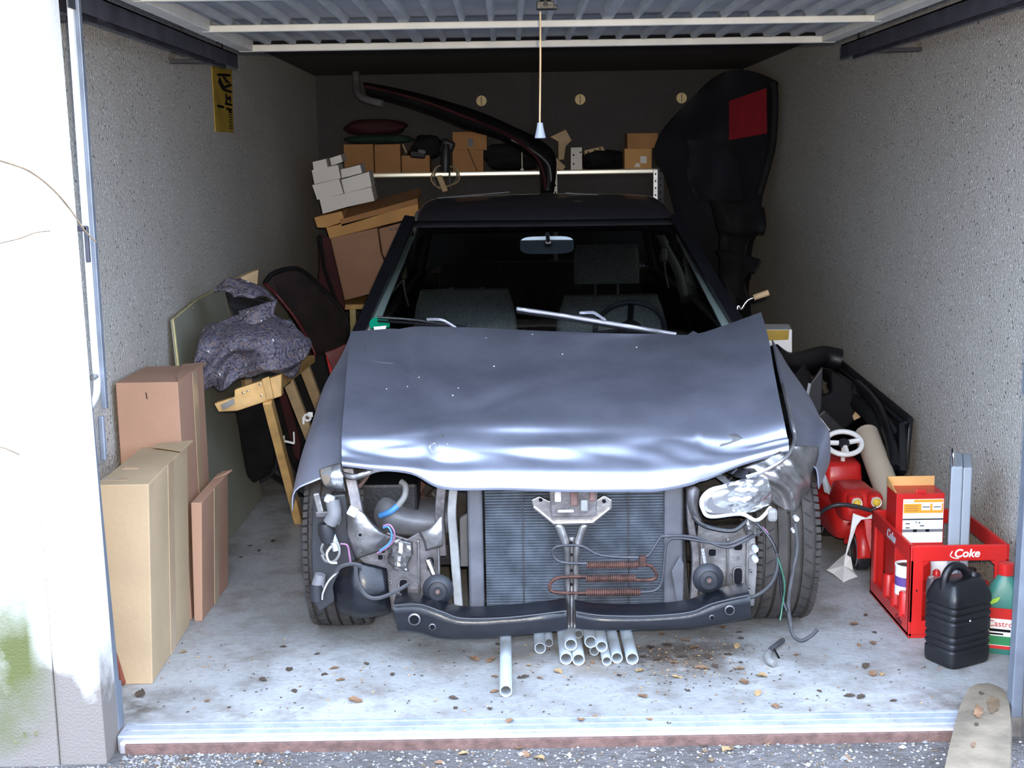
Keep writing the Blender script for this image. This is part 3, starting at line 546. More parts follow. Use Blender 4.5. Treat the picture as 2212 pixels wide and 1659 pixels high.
# wheels: tyre with grooves and shoulder blocks, rim
def wheel(cx, cy, R, w, lab):
    wz = .002+R; c = V((cx, cy, wz)); ax = V((1, 0, 0)); h = w/2
    prof = [(R*.62, -h*.80), (R*.72, -h*.98), (R*.86, -h), (R*.94, -h*.93)]; gr = []
    edges = [-.80, -.40, 0, .40, .80]; prev = -.93
    for e in edges[:]:
        gw = .055; prof += [(R-.012*abs(e)**3, h*(e-gw)), (R-.012, h*(e-gw*.7)), (R-.012, h*(e+gw*.7)), (R-.012*abs(e)**3, h*(e+gw))]
    prof += [(R*.94, h*.93), (R*.86, h), (R*.72, h*.98), (R*.62, h*.80)]
    ty = MB().lathe(prof, c, ax, 64).build('tyre', 'tyre', car, 25); ty['label'] = lab
    tb_ = MB()
    for k in range(76):
        an = 2*math.pi*k/76; rad = V((0, math.cos(an), math.sin(an))); tn = V((0, -math.sin(an), math.cos(an)))
        for s in (-1, 1):
            o = c+ax*(s*h*.905)+rad*(R*.962); Rm = Matrix((ax, tn, rad)).transposed(); tb_.box(o, (h*.17, .017, .018), Rm @ Euler((0, s*.35, 0)).to_matrix())
        for s, e in ((-1, -.2), (1, .2)):
            o = c+ax*(h*e*1.0)+rad*(R-.002); tb_.box(o, (h*.30, .0035, .0012), Rm @ Euler((0, 0, s*.7)).to_matrix(), 1)
        for e in (-.6, .6):
            if k % 2: tb_.box(c+ax*(h*e)+rad*(R-.003), (h*.3, .003, .004), Rm @ Euler((0, 0, e)).to_matrix(), 1)
    stuff(tb_.build('tread_blocks', ['tyre', 'tyre_groove'], ty))
    s = 1 if cx > CX else -1
    rm = MB().lathe([(R*.62, -h*.8), (R*.58, -h*.7), (R*.55, -h*.3), (R*.55, h*.3), (R*.58, h*.7), (R*.62, h*.8)], c, ax, 32).build('rim', 'bare_metal_dark', ty, 40)
    MB().lathe([(.001, h*.5*s), (R*.2, h*.5*s), (R*.3, h*.35*s), (R*.56, h*.45*s)], c, ax, 24).build('wheel_disc', 'bare_metal_dark', ty, 40)
wheel(-.555, .90, .292, .180, 'front tyre on the side of the cardboard boxes'); wheel(.838, .90, .292, .190, 'worn front tyre on the side of the red crate')
wheel(CX-.72, 3.45, .295, .185, 'rear tyre near the left wall'); wheel(CX+.72, 3.45, .295, .185, 'rear tyre near the right wall')
for s in (-1, 1): MB().tube([V((CX+s*.66, .875, .30)), V((CX+s*.2, .9, .28))], .03, 8).build('axle_arm', 'engine_dark', car)
# radiator pack
YR = .64
ra0, ra1 = P(1046, 1040, YR), P(1440, 1312, YR)
rad = MB().lim(ra0.x, ra1.x, YR+.012, YR+.05, ra1.z, ra0.z).build('radiator', 'engine_dark', car)
fm = MB(); n = 46
for k in range(n):
    z = ra1.z+(ra0.z-ra1.z)*(k+.5)/n; fm.box(((ra0.x+ra1.x)/2, YR+.006, z), (ra1.x-ra0.x, .014, .0042), Euler((.35, 0, 0)).to_matrix())
stuff(fm.build('cooling_fins', 'fin_metal', rad))
for x in (1130, 1358): q = P(x, 1180, YR); MB().lim(q.x-.002, q.x+.002, YR-.003, YR+.004, ra1.z, ra0.z).build('fin_divider', 'grey_dark', rad)
for x0, x1 in ((1008, 1047), (1434, 1474)):
    a, b_ = P(x0, 1040, YR-.01), P(x1, 1325, YR-.01); MB().lim(a.x, b_.x, YR-.02, YR+.06, b_.z, a.z).build('radiator_tank', 'grey_mid', rad, bevel=.008)
a, b_ = P(1046, 1312, YR), P(1440, 1325, YR); MB().lim(a.x, b_.x, YR-.01, YR+.05, b_.z, a.z).build('radiator_base', 'grey_dark', rad, bevel=.004)
# bonnet lock carrier in the middle
YK = .585
lk = MB().prism([P(*q, YK) for q in ((1148,1080),(1165,1072),(1185,1082),(1290,1080),(1305,1070),(1322,1080),(1322,1100),(1282,1134),(1196,1136),(1150,1092))], (0, .02, 0)).build('lock_carrier', 'bare_metal', car, bevel=.003)
MB().prism([P(*q, YK-.012) for q in ((1185,1052),(1292,1052),(1288,1116),(1192,1118))], (0, .02, 0)).build('lock_plate', 'bare_metal_dark', lk, bevel=.004)
for x, y, w, h_, m_ in ((1205,1070,.020,.04,'wire_white'), (1240,1075,.022,.05,'rust'), (1262,1092,.022,.035,'hose_grey'), (1280,1070,.018,.035,'rust'), (1222,1104,.05,.008,'wire_white')): MB().box(P(x, y, YK-.022), (w, .014, h_)).build('latch', m_, lk, bevel=.004)
for x, y in ((1168,1080),(1305,1083),(1262,1102)): MB().lathe([(.0001, -.003), (.005, -.003), (.006, 0)], P(x, y, YK-.004), (0, 1, 0), 10).build('bolt', 'ink', lk)
MB().tube([P(1152,1094,YK-.005), P(1196,1130,YK-.005), P(1280,1128,YK-.005), P(1318,1098,YK-.005)], .006, 6).build('lock_rim', 'bare_metal', lk, 40)
for rows in (((1134,1197,1218),(1165,1210,1228),(1200,1219,1231),(1280,1221,1231),(1356,1225,1232)), ((1134,1252,1273),(1165,1243,1260),(1200,1239,1251),(1280,1239,1249),(1356,1238,1246))):
    g = refine([[P(x0, y, YK if y < 1300 else .50), P((x0+x1)/2, y, (YK if y < 1300 else .50)-.010), P(x1, y, YK if y < 1300 else .50)] for y, x0, x1 in rows], 4, 3); MB().grid(g).build('strut_flange', 'bare_metal', lk, 50, solid=.004)
g = [[P(1235-w, y, yy), P(1235+w, y, yy)] for y, w, yy in ((1160,8,YK+.006), (1200,5,YK+.006), (1280,5,YK+.006), (1356,4,.506))]; MB().grid(refine(g, 4, 2)).build('strut_web', 'bare_metal_dark', lk, 40, solid=.004)
for y in (1172, 1198, 1232, 1262): MB().lathe([(.0001, -.004), (.0045, -.004), (.0045, 0)], P(1234, y, YK+.004), (0, 1, 0), 10).build('hole', 'ink', lk)
# rusty finned cooler with its pipe loops
YC = .575; ck = None
for k, (y, x0, x1) in enumerate(((1221, 1268, 1380), (1250, 1266, 1373), (1280, 1266, 1384))):
    a, b_ = P(x0, y, YC), P(x1, y-1, YC); m_ = MB(); nn = 26
    prof = []
    L_ = (b_-a).length
    for i in range(nn): prof += [(.0125, L_*i/nn), (.0125, L_*(i+.45)/nn), (.008, L_*(i+.5)/nn), (.008, L_*(i+.95)/nn)]
    o = m_.lathe([(.001, 0)]+prof+[(.001, L_)], a, b_-a, 14)
    if ck is None: ck = o.build('oil_cooler', 'rust_pipe', car, 20)
    else: o.build('cooler_coil', 'rust_pipe', ck, 20)
def pipe(pts, r, mt, name, par, n=6): return MB().tube(smooth_path([P(*q) for q in pts], 6), r, n).build(name, mt, par, 60)
pipe([(1268,1217,YC),(1225,1216,YC),(1203,1210,YC),(1193,1195,YC),(1200,1182,YC),(1225,1178,YC),(1258,1180,YC),(1290,1197,YC),(1330,1203,YC),(1392,1204,YC)], .0042, 'pipe_grey', 'cooler_pipe', ck)
pipe([(1268,1246,YC),(1230,1246,YC),(1200,1250,YC),(1187,1265,YC),(1194,1278,YC),(1225,1281,YC),(1268,1281,YC)], .0055, 'rust_pipe', 'cooler_pipe', ck)
pipe([(1380,1220,YC),(1405,1222,YC),(1418,1240,YC),(1410,1252,YC),(1372,1253,YC)], .0055, 'rust_pipe', 'cooler_pipe', ck)
pipe([(1384,1279,YC),(1415,1275,YC),(1430,1255,YC),(1436,1200,YC),(1444,1168,YC),(1475,1163,YC),(1560,1175,YC),(1600,1165,YC),(1645,1140,YC+.03)], .0045, 'pipe_grey', 'cooler_pipe', ck)
pipe([(1392,1204,YC),(1405,1195,YC),(1425,1164,YC),(1437,1158,YC),(1500,1160,YC),(1565,1182,YC),(1605,1170,YC),(1650,1146,YC+.03)], .0045, 'pipe_grey', 'cooler_pipe', ck)
MB().box(P(1388, 1212, YC-.005), (.022, .02, .035)).build('cooler_clip', 'rust_pipe', ck, bevel=.005)
# lower cross member
def beam(top, bot, ys, name, lab):
    n = len(top); F0 = [P(x, y, yy) for (x, y), yy in zip(top, ys)]; F1 = [P(x, y, yy+.005) for (x, y), yy in zip(bot, ys)]
    g = []
    for a, b_ in zip(F0, F1): g.append([a+V((0, .09, .012)), a+V((0, .02, .008)), a, a.lerp(b_, .3)+V((0, -.006, 0)), a.lerp(b_, .8)+V((0, -.006, 0)), b_+V((0, 0, 0)), b_+V((0, .03, -.004)), b_+V((0, .09, .0))])
    g = refine(g, 4, 2); m_ = MB().grid(g); m_.add(g[0], [tuple(range(len(g[0])))]); m_.add(g[-1], [tuple(range(len(g[-1])))])
    o = m_.build(name, 'beam_black', car, 35); return o
b1 = beam([(850,1312),(900,1310),(950,1325),(1000,1340),(1100,1336),(1180,1328),(1224,1322)], [(862,1362),(905,1366),(945,1378),(1000,1380),(1100,1374),(1180,1366),(1226,1360)], [.47,.46,.45,.45,.45,.45,.47], 'cross_member', '')
b2 = beam([(1244,1325),(1300,1334),(1400,1334),(1490,1326),(1540,1308),(1580,1296),(1620,1288)], [(1244,1358),(1300,1362),(1400,1360),(1490,1357),(1540,1350),(1580,1342),(1622,1335)], [.47,.45,.45,.45,.455,.46,.47], 'cross_member', '')
for bo, pts in ((b1, ((895,1338,11),(934,1354,6))), (b2, ((1576,1318,9),(1538,1334,5)))):
    for x, y, r_ in pts:
        c = P(x, y, .448); rr = r_*.0013
        MB().lathe([(.0001, -.002), (rr, -.002), (rr, .004)], c, (0, 1, 0), 16).build('hole', 'ink', bo); MB().lathe([(rr, -.003), (rr*1.3, -.001), (rr*1.3, .004)], c, (0, 1, 0), 16).build('hole_rim', 'bare_metal_dark', bo)
q = smooth_path([P(850, 1308, .46), P(905, 1306, .45), P(955, 1322, .44), P(1000, 1336, .44), P(1100, 1334, .44), P(1224, 1320, .46)], 5); MB().tube(q, .003, 5).build('flange_edge', 'grey_dark', b1, 60)
q = smooth_path([P(1244, 1322, .46), P(1300, 1330, .44), P(1400, 1331, .44), P(1490, 1323, .44), P(1540, 1304, .45), P(1618, 1286, .46)], 5); MB().tube(q, .003, 5).build('flange_edge', 'grey_dark', b2, 60)
# headlamp panels with punched holes
def panel(poly, Y, off, mt, name, par=car, bev=.003): return MB().prism([P(x, y, Y) for x, y in poly], (0, off, 0)).build(name, mt, par, bevel=bev)
def oval(par, x, y, w, h_, Y):
    c = P(x, y, Y); k = .0013
    pts = [c+V((w*k*math.copysign(abs(math.cos(a))**.6, math.cos(a)), -.002, h_*k*math.copysign(abs(math.sin(a))**.6, math.sin(a)))) for a in [2*math.pi*i/20 for i in range(20)]]
    MB().prism(pts, (0, .004, 0)).build('hole', 'ink', par)
    MB().tube([p+V((0, -.001, 0)) for p in pts], .0022, 5, True).build('hole_rim', 'bare_metal', par)
lp = panel([(835,1150),(880,1165),(905,1150),(950,1150),(952,1320),(842,1318),(836,1240),(790,1220),(772,1205),(790,1190),(830,1195)], .60, .012, 'bare_metal_dark', 'lamp_panel')
oval(lp, 930, 1217, 10, 17, .597); oval(lp, 872, 1268, 11, 20, .597); oval(lp, 822, 1203, 7, 7, .597); oval(lp, 843, 1257, 3, 3, .597)
for x0 in (905, 948): q = P(x0, 1235, .592); MB().box(q, (.008, .012, .20)).build('pressed_rib', 'bare_metal', lp, bevel=.004)
br1 = refine(pg([[(748,1105,.58),(765,1098,.56),(785,1108,.56),(800,1130,.57)], [(750,1150,.57),(775,1140,.55),(805,1140,.55),(830,1152,.57)], [(758,1180,.58),(790,1175,.55),(825,1165,.56),(852,1165,.58)], [(770,1208,.60),(790,1200,.58),(820,1190,.58),(845,1178,.60)]]), 4, 4)
b1_ = MB().grid(br1).build('bracket', 'bare_metal', car, 40, solid=.004); oval(b1_, 778, 1155, 5, 5, .548)
MB().box(P(762, 1105, .555), (.03, .012, .03), Euler((0, .5, 0)).to_matrix()).build('clip', 'wire_white', b1_, bevel=.004)
cr_ = refine(pg([[(830,1175,.58),(860,1165,.56),(890,1170,.57)], [(840,1192,.57),(862,1185,.545),(892,1195,.57)], [(838,1210,.58),(858,1215,.55),(880,1222,.57)], [(850,1228,.59),(866,1232,.57),(884,1235,.58)]]), 4, 4)
for r in cr_:
    for j in range(len(r)): r[j] += V((0, random.uniform(-.006, .006), random.uniform(-.003, .003)))
MB().grid(cr_).build('crushed_bracket', 'bare_metal', lp, 20, solid=.003)
sh = refine(pg([[(905,1150,.59),(930,1140,.57),(955,1110,.58)], [(915,1170,.58),(938,1160,.56),(958,1150,.57)], [(920,1190,.585),(940,1185,.57),(955,1180,.58)]]), 3, 3); MB().grid(sh).build('torn_flange', 'bare_metal', lp, 40, solid=.003)
# uprights beside the radiator
def upright(pts, w, d, mt, name, par=car):
    q = smooth_path([P(*a) for a in pts], 5); g = [[p+V((-w/2, -d/2, 0)), p+V((w/2, -d/2, 0)), p+V((w/2, d/2, 0)), p+V((-w/2, d/2, 0))] for p in q]
    m_ = MB().grid(g, 0, True); m_.add(g[0], [(0, 1, 2, 3)]); m_.add(g[-1], [(0, 1, 2, 3)]); return m_.build(name, mt, par, 30, bevel=.003)
upright([(980,1052,.60),(976,1110,.60),(982,1190,.60),(992,1330,.58)], .026, .03, 'hose_grey', 'upright'); upright([(955,1045,.63),(950,1110,.63),(955,1200,.63)], .03, .02, 'bare_metal_dark', 'upright')
upright([(1490,1052,.62),(1492,1130,.61),(1502,1200,.61),(1498,1300,.60)], .022, .03, 'bare_metal_dark', 'upright')
upright([(752,1010,.66),(764,1060,.64),(772,1105,.62),(780,1150,.62)], .035, .02, 'bare_metal_dark', 'upright')
pipe([(742,1026,.62),(770,1030,.6),(812,1014,.6),(850,1012,.62)], .010, 'bare_metal', 'lamp_rail', car)
pipe([(775,1052,.66),(790,1035,.66),(798,1020,.66)], .006, 'rust', 'rod', car)
rp = panel([(1508,1135),(1545,1145),(1575,1150),(1600,1140),(1628,1128),(1634,1180),(1636,1230),(1630,1310),(1500,1312),(1500,1200)], .61, .012, 'bare_metal', 'lamp_panel')
oval(rp, 1538, 1193, 10, 10, .606); oval(rp, 1594, 1180, 11, 10, .606); oval(rp, 1594, 1244, 11, 21, .606); oval(rp, 1505, 1213, 3, 3, .606); oval(rp, 1622, 1235, 3, 3, .606); oval(rp, 1596, 1207, 2, 2, .606); oval(rp, 1618, 1270, 3, 3, .606)
for x in (1515, 1572, 1614): MB().box(P(x, 1228, .603), (.008, .012, .19)).build('pressed_rib', 'bare_metal', rp, bevel=.004)
for y in (1184, 1206): MB().lathe([(.0001, -.02), (.008, -.02), (.0105, -.012), (.0105, .004)], P(1630, y, .60), (0, 1, 0), 14).build('rubber_stop', 'pvc_grey', rp, 50)
rb = refine(pg([[(1484,1055,.60),(1500,1050,.59),(1512,1060,.60)], [(1486,1090,.59),(1498,1095,.57),(1508,1100,.58)], [(1500,1125,.59),(1512,1128,.57),(1522,1135,.585)]]), 4, 3); MB().grid(rb).build('lamp_bracket', 'bare_metal_dark', rp, 30, solid=.003)
pipe([(1498,1115,.58),(1515,1132,.57),(1545,1142,.57),(1585,1145,.57),(1612,1125,.58)], .008, 'grey_dark', 'lamp_surround', rp)
cg = refine(pg([[(1600,1125,.60),(1615,1120,.58),(1640,1118,.60)], [(1605,1140,.59),(1620,1138,.57),(1642,1140,.59)], [(1612,1160,.60),(1625,1155,.585),(1640,1160,.60)]]), 4, 4)
for r in cg:
    for j in range(len(r)): r[j] += V((0, random.uniform(-.006, .006), 0))
MB().grid(cg).build('crushed_bracket', 'bare_metal', rp, 20, solid=.003)
# horns
for x, y, par, r_ in ((946, 1274, car, .047), (1530, 1250, car, .047)):
    c = P(x, y, .535); hn = MB().lathe([(.0001, -.018), (r_*.22, -.018), (r_*.25, -.010), (r_*.55, -.008), (r_*.62, -.014), (r_*.9, -.004), (r_, .004), (r_*.95, .014), (r_*.6, .02), (.0001, .02)], c, (0, 1, 0), 28).build('horn', 'grey_dark', par, 40)
    MB().lathe([(.0001, -.022), (.006, -.022), (.007, -.016)], c, (0, 1, 0), 10).build('horn_bolt', 'rust', hn)
    MB().tube([c+V((0, .015, .01)), c+V((-.03 if x < 1200 else -.012, .03, .085))], .009, 6).build('horn_stay', 'bare_metal', hn)
# broken chrome headlamp
lg = refine(pg([[(1535,1058,.57),(1575,1042,.555),(1620,1032,.56),(1655,1018,.59)], [(1518,1072,.56),(1570,1062,.535),(1620,1052,.54),(1662,1042,.57)], [(1516,1098,.56),(1572,1088,.54),(1625,1078,.54),(1668,1068,.58)], [(1530,1112,.57),(1575,1108,.555),(1605,1112,.555),(1665,1092,.60)]]), 6, 7)
for i, r in enumerate(lg):
    for j in range(len(r)):
        if j > 6: r[j] += V((0, .006*math.sin(i*1.1+j*.5)*math.sin(j*.9)+random.uniform(-.0015, .0015), 0))
hl = MB().grid(lg).build('headlamp', 'lamp_chrome', car, 45, solid=.004); hl['label'] = 'smashed chrome headlamp reflector'
rim = smooth_path([P(*q) for q in ((1570,1050,.545),(1535,1058,.555),(1516,1078,.55),(1518,1100,.55),(1535,1116,.555),(1600,1110,.55),(1636,1124,.56),(1665,1096,.59))], 5); MB().tube(rim, .006, 6).build('lamp_rim', 'white_plastic', hl, 60)
MB().prism([P(*q, .545) for q in ((1548,1066),(1566,1058),(1572,1085),(1585,1108),(1545,1110),(1528,1096),(1530,1078))], (0, .003, 0)).build('lamp_lens', 'dusty_grey', hl)
MB().box(P(1668, 1112, .58), (.03, .03, .04)).build('lamp_socket', 'hose_grey', hl, bevel=.01)
for x, y, r_ in ((1720, 1120, .008), (1714, 1146, .006)): MB().lathe([(.0001, -.01), (r_, -.008), (r_, .015)], P(x, y, .565), (0, 1, 0), 10).build('bulb', 'wire_white', hl, 40)
# shards and leftovers above the lamp
for k in range(9):
    c = P(random.uniform(1530, 1640), random.uniform(1012, 1040), random.uniform(.6, .68)); MB().box(c, (random.uniform(.02, .05), .006, random.uniform(.012, .03)), Euler((random.random(), random.random(), random.random()*3)).to_matrix()).build('lamp_shard', random.choice(['bare_metal', 'lamp_chrome', 'grey_dark', 'wood_pale']), hl)
# engine bay: air box, hoses, dark block
ab = refine([[P(*q) for q in r] for r in ([(790,1062,.86),(830,1048,.80),(880,1080,.80),(935,1092,.80),(980,1085,.84)], [(790,1090,.80),(830,1085,.72),(880,1108,.71),(935,1112,.72),(982,1104,.76)], [(800,1120,.76),(835,1120,.69),(885,1128,.68),(935,1132,.69),(980,1125,.74)], [(810,1152,.78),(840,1154,.72),(885,1158,.72),(935,1158,.73),(980,1150,.78)])], 4, 4)
ao = MB().shell(ab, (0, .1, 0)).build('air_box', 'dusty_grey', car, 70)
pipe([(866,1040,.70),(876,1050,.69),(874,1072,.68),(860,1092,.68)], .010, 'hose_grey', 'hose', ao, 8); pipe([(860,1092,.68),(842,1106,.68),(822,1114,.70)], .010, 'hose_blue', 'hose', ao, 8)
MB().lim(-.50, .75, .95, 1.2, .16, .52).build('engine_block', 'engine_dark', car, bevel=.03)
MB().lim(-.52, -.30, .74, .95, .30, .50).build('battery', 'black_plastic', car, bevel=.01)
for k in range(16):
    c = V((random.uniform(-.48, .8), random.uniform(.8, .95), random.uniform(.22, .58))); MB().box(c, (random.uniform(.03, .1), random.uniform(.03, .08), random.uniform(.03, .09)), Euler((random.random(), random.random(), random.random())).to_matrix()).build('engine_lump', random.choice(['engine_dark', 'engine_dark', 'bare_metal_dark', 'rust']), car, bevel=.006)
for k in range(7):
    x = random.uniform(-.45, .6); pts = [V((x+random.uniform(-.12, .12), random.uniform(.72, .82), .22+.055*i)) for i in range(6)]; MB().tube(smooth_path(pts, 4), .008, 6).build('engine_hose', 'engine_dark', car, 60)
MB().prism([P(*q, .70) for q in ((992,1120),(1010,1110),(1012,1225),(994,1225))], (0, .03, 0)).build('duct', 'dusty_grey', car, bevel=.005)
upright([(1468,1060,.68),(1472,1200,.68),(1482,1310,.66)], .03, .02, 'black_plastic', 'duct')
MB().prism([P(*q, .60) for q in ((1470,1200),(1478,1220),(1476,1300),(1462,1300),(1450,1235))], (0, .01, 0)).build('duct', 'grey_mid', car, bevel=.003)
# inner wheel liner, lamp wreck and loose cables on the left
ln = refine(pg([[(722,1232,.62),(770,1215,.58),(835,1228,.60)], [(720,1270,.60),(775,1262,.55),(838,1265,.58)], [(728,1310,.60),(780,1318,.55),(845,1312,.58)], [(735,1324,.64),(785,1334,.60),(845,1322,.62)]]), 4, 4); lo = MB().grid(ln).build('wheel_liner', 'beam_black', car, 60, solid=.004)
MB().prism([P(x, y, .60) for x, y in ((676,1075),(745,1068),(768,1210),(735,1236),(722,1300),(690,1322),(676,1300),(672,1180))], (0, .012, 0)).build('inner_wing', 'grey_dark', car, bevel=.004)
wk = MB().tube(smooth_path([P(718,1082,.58), P(722,1110,.57), P(712,1130,.57)], 4), .022, 8).build('lamp_holder', 'dusty_grey', car, 50)
MB().tube([P(712,1118,.585), P(735,1125,.58)], .014, 10).build('socket', 'hose_grey', wk, 50); MB().box(P(712, 1078, .575), (.03, .03, .022), Euler((0, .4, 0)).to_matrix()).build('plug', 'wire_white', wk, bevel=.006); MB().box(P(688, 1085, .58), (.02, .02, .06), Euler((0, -.2, 0)).to_matrix()).build('bracket_leg', 'bare_metal', wk, bevel=.004)
MB().box(P(700, 1110, .58), (.05, .02, .02)).build('bracket_leg', 'bare_metal_dark', wk, bevel=.004)
MB().lathe([(.0001, 0), (.022, 0), (.026, .03), (.02, .06), (.0001, .06)], P(702, 1130, .58), (.15, 0, -1), 14).build('actuator', 'grey_dark', wk, 40)
MB().lathe([(.0001, 0), (.017, 0), (.02, .03), (.018, .075), (.0001, .08)], P(692, 1240, .58), (-.25, 0, -1), 14).build('fog_lamp_tube', 'dusty_grey', wk, 40); MB().lathe([(.0001, 0), (.021, 0), (.021, .05), (.0001, .05)], P(683, 1262, .575), (0, 0, -1), 14).build('tube_sleeve', 'grey_dark', wk, 40)
MB().lathe([(.0001, 0), (.012, 0), (.013, .05), (.0001, .052)], P(716, 1155, .58), (.3, 0, -1), 10).build('plug', 'pvc_grey', wk, 40)
for pts, r_, m_ in (([(700,1200,.58),(694,1185,.57),(705,1168,.57),(728,1172,.57),(733,1195,.57),(722,1212,.57),(704,1212,.57),(695,1198,.57)], .004, 'hose_grey'), ([(716,1180,.56),(706,1196,.555),(712,1214,.555),(728,1216,.56)], .004, 'wire_white'), ([(735,1175,.57),(750,1178,.57),(755,1200,.57),(757,1216,.57)], .003, 'wire_pink'),
    ([(720,1245,.56),(735,1225,.55),(760,1218,.545),(780,1222,.55)], .006, 'grey_rubber'), ([(768,1222,.55),(772,1255,.545),(790,1285,.54),(815,1292,.54),(850,1280,.55),(885,1260,.57)], .006, 'grey_rubber'), ([(730,1235,.555),(710,1255,.55),(698,1280,.55),(696,1295,.56)], .003, 'wire_white'),
    ([(828,1136,.55),(842,1134,.54),(852,1150,.54),(848,1170,.545),(832,1185,.55),(815,1195,.56)], .003, 'wire_pink'), ([(828,1140,.55),(838,1138,.54),(846,1152,.54),(842,1172,.545),(820,1190,.55)], .003, 'hose_blue')): pipe(pts, r_, m_, 'cable', wk, 5)
for pts, r_, m_ in (([(1620,1120,.57),(1640,1135,.55),(1665,1165,.53),(1678,1195,.52),(1685,1240,.52),(1690,1290,.52),(1700,1320,.50)], .005, 'black_plastic'), ([(1640,1135,.55),(1655,1148,.54),(1666,1168,.53)], .004, 'wire_pink'), ([(1680,1205,.515),(1688,1230,.51),(1695,1265,.51),(1690,1310,.51),(1685,1340,.5)], .0025, 'wire_green'),
    ([(1555,1278,.55),(1590,1290,.53),(1630,1288,.52),(1665,1262,.52),(1680,1225,.52),(1678,1195,.52)], .006, 'grey_rubber'), ([(1717,1130,.56),(1722,1180,.555),(1712,1240,.54),(1703,1300,.52),(1706,1335,.5),(1712,1370,.48),(1730,1384,.47),(1750,1375,.47),(1766,1360,.47)], .006, 'grey_rubber')): pipe(pts, r_, m_, 'cable', hl, 6)
# ------------------------------------------------------------------ things along the left wall
def carton(name, pts8, mt, label, group=None, tape=None, flap=True, bev=.003):
    """pts8: bottom front-left, front-right, back-right, back-left, then the same four on top"""
    p = [V(q) for q in pts8]; base = (p[0]+p[1]+p[2]+p[3])/4
    o = thing(name, base, label, 'box', group); MB().hexa(p).build('carton_body', mt, o, bevel=bev)
    return o, p
def quadpatch(p, n, u0, u1, v0, v1, name, mt, par, off=.0015):
    a, b_, c, d = p; q = lambda u, v: a.lerp(b_, u).lerp(d.lerp(c, u), v)+n*off
    MB().prism([q(u0, v0), q(u1, v0), q(u1, v1), q(u0, v1)], -n*.002).build(name, mt, par)
# tall tan carton at the front
yf, yb = .385, .885; zt = P(320, 1046, yf).z
xl0, xr0 = FL(236, 1478).x, FL(330, 1477).x; xlt, xrt = P(206, 1046, yf).x, P(321, 1046, yf).x
c1, p = carton('cardboard_box', [(xl0, yf, 0), (xr0, yf, 0), (xr0-.012, yb, 0), (xl0-.01, yb, 0), (xlt, yf, zt), (xrt, yf, zt), (xrt-.012, yb, zt+.006), (xlt-.01, yb, zt)], 'cardboard_tan', 'tall tan cardboard carton standing in front beside the door frame')
quadpatch([p[1], p[2], p[6], p[5]], V((1, 0, 0)), .46, .60, 0, 1, 'tape_strip', 'tape', c1)
quadpatch([p[4], p[5], p[6], p[7]], V((0, 0, 1)), 0, .5, .1, .16, 'flap_seam', 'tape', c1, .001)
MB().hexa([p[6]+V((-.1, -.04, .002)), p[6]+V((.012, -.12, .004)), p[6]+V((.02, 0, .012)), p[6]+V((-.09, .0, .004)), p[6]+V((-.1, -.04, .005)), p[6]+V((.012, -.12, .007)), p[6]+V((.02, 0, .016)), p[6]+V((-.09, 0, .007))]).build('lid_flap', 'cardboard_tan', c1)
MB().box(p[4].lerp(p[7], .4)+V((.05, 0, .003)), (.05, .03, .002)).build('label_patch', 'tape', c1)
# big brown carton behind it
yf, yb = .93, 1.28; zt = P(320, 826, yf).z; xl, xr = P(249, 826, yf).x, P(392, 826, yf).x; xl0, xr0 = xl-.0, P(402, 1060, yf).x
xl = max(xl, XL+.015); c2, p = carton('cardboard_box', [(xl, yf, 0), (xr-.012, yf, 0), (xr-.012, yb, 0), (xl-.002, yb, 0), (xl, yf, zt), (xr-.012, yf, zt), (xr-.012, yb, zt+.002), (xl+.0, yb, zt)], 'cardboard_brown', 'large brown cardboard carton behind the tall tan one against the left wall')
quadpatch([p[1], p[2], p[6], p[5]], V((1, 0, 0)), .55, .72, 0, 1, 'tape_strip', 'tape', c2)
MB().hexa([p[5]+V((.0, .0, .001)), p[6]+V((.012, 0, .006)), p[6]+V((-.07, 0, .002)), p[5]+V((-.03, .1, .002)), p[5]+V((.0, .0, .004)), p[6]+V((.012, 0, .010)), p[6]+V((-.07, 0, .005)), p[5]+V((-.03, .1, .005))]).build('lid_flap', 'cardboard_brown', c2)
MB().tube([P(315, 848, yf-.001), P(318, 862, yf-.001)], .0015, 4).build('pen_mark', 'ink', c2)
# thin flat brown carton leaning against it
yf, yb = .915, 1.29; zt = P(415, 1086, yf).z; xl, xr = FL(413, 1340).x+.012, FL(432, 1340).x+.01; xlt, xrt = P(404, 1086, yf).x+.012, P(429, 1086, yf).x+.01
c3, p = carton('cardboard_box', [(xl, yf, 0), (xr, yf, 0), (xr+.006, yb, 0), (xl+.006, yb, 0), (xlt, yf, zt), (xrt, yf, zt), (xrt+.006, yb, zt+.01), (xlt+.006, yb, zt+.01)], 'cardboard_brown', 'slim flat brown carton standing against the big brown carton')
quadpatch([p[1], p[2], p[6], p[5]], V((1, 0, 0)), .45, .62, 0, 1, 'tape_strip', 'tape', c3)
MB().hexa([p[6]+V((-.03, -.1, 0)), p[6]+V((.004, -.03, .0)), p[6]+V((.016, 0, .008)), p[6]+V((-.02, 0, .003)), p[6]+V((-.03, -.1, .003)), p[6]+V((.004, -.03, .004)), p[6]+V((.016, 0, .012)), p[6]+V((-.02, 0, .006))]).build('lid_flap', 'cardboard_brown', c3)
# copper-coloured rod in the corner
rd = MB().tube([FL(268, 1478)+V((0, -.01, .008)), P(246, 1412, .33)], .009, 10); rd.build('copper_rod', 'copper_red', None, 60)
tag(bpy.data.objects['copper_rod'], 'short reddish copper tube leaning by the foot of the tan carton', 'rod')
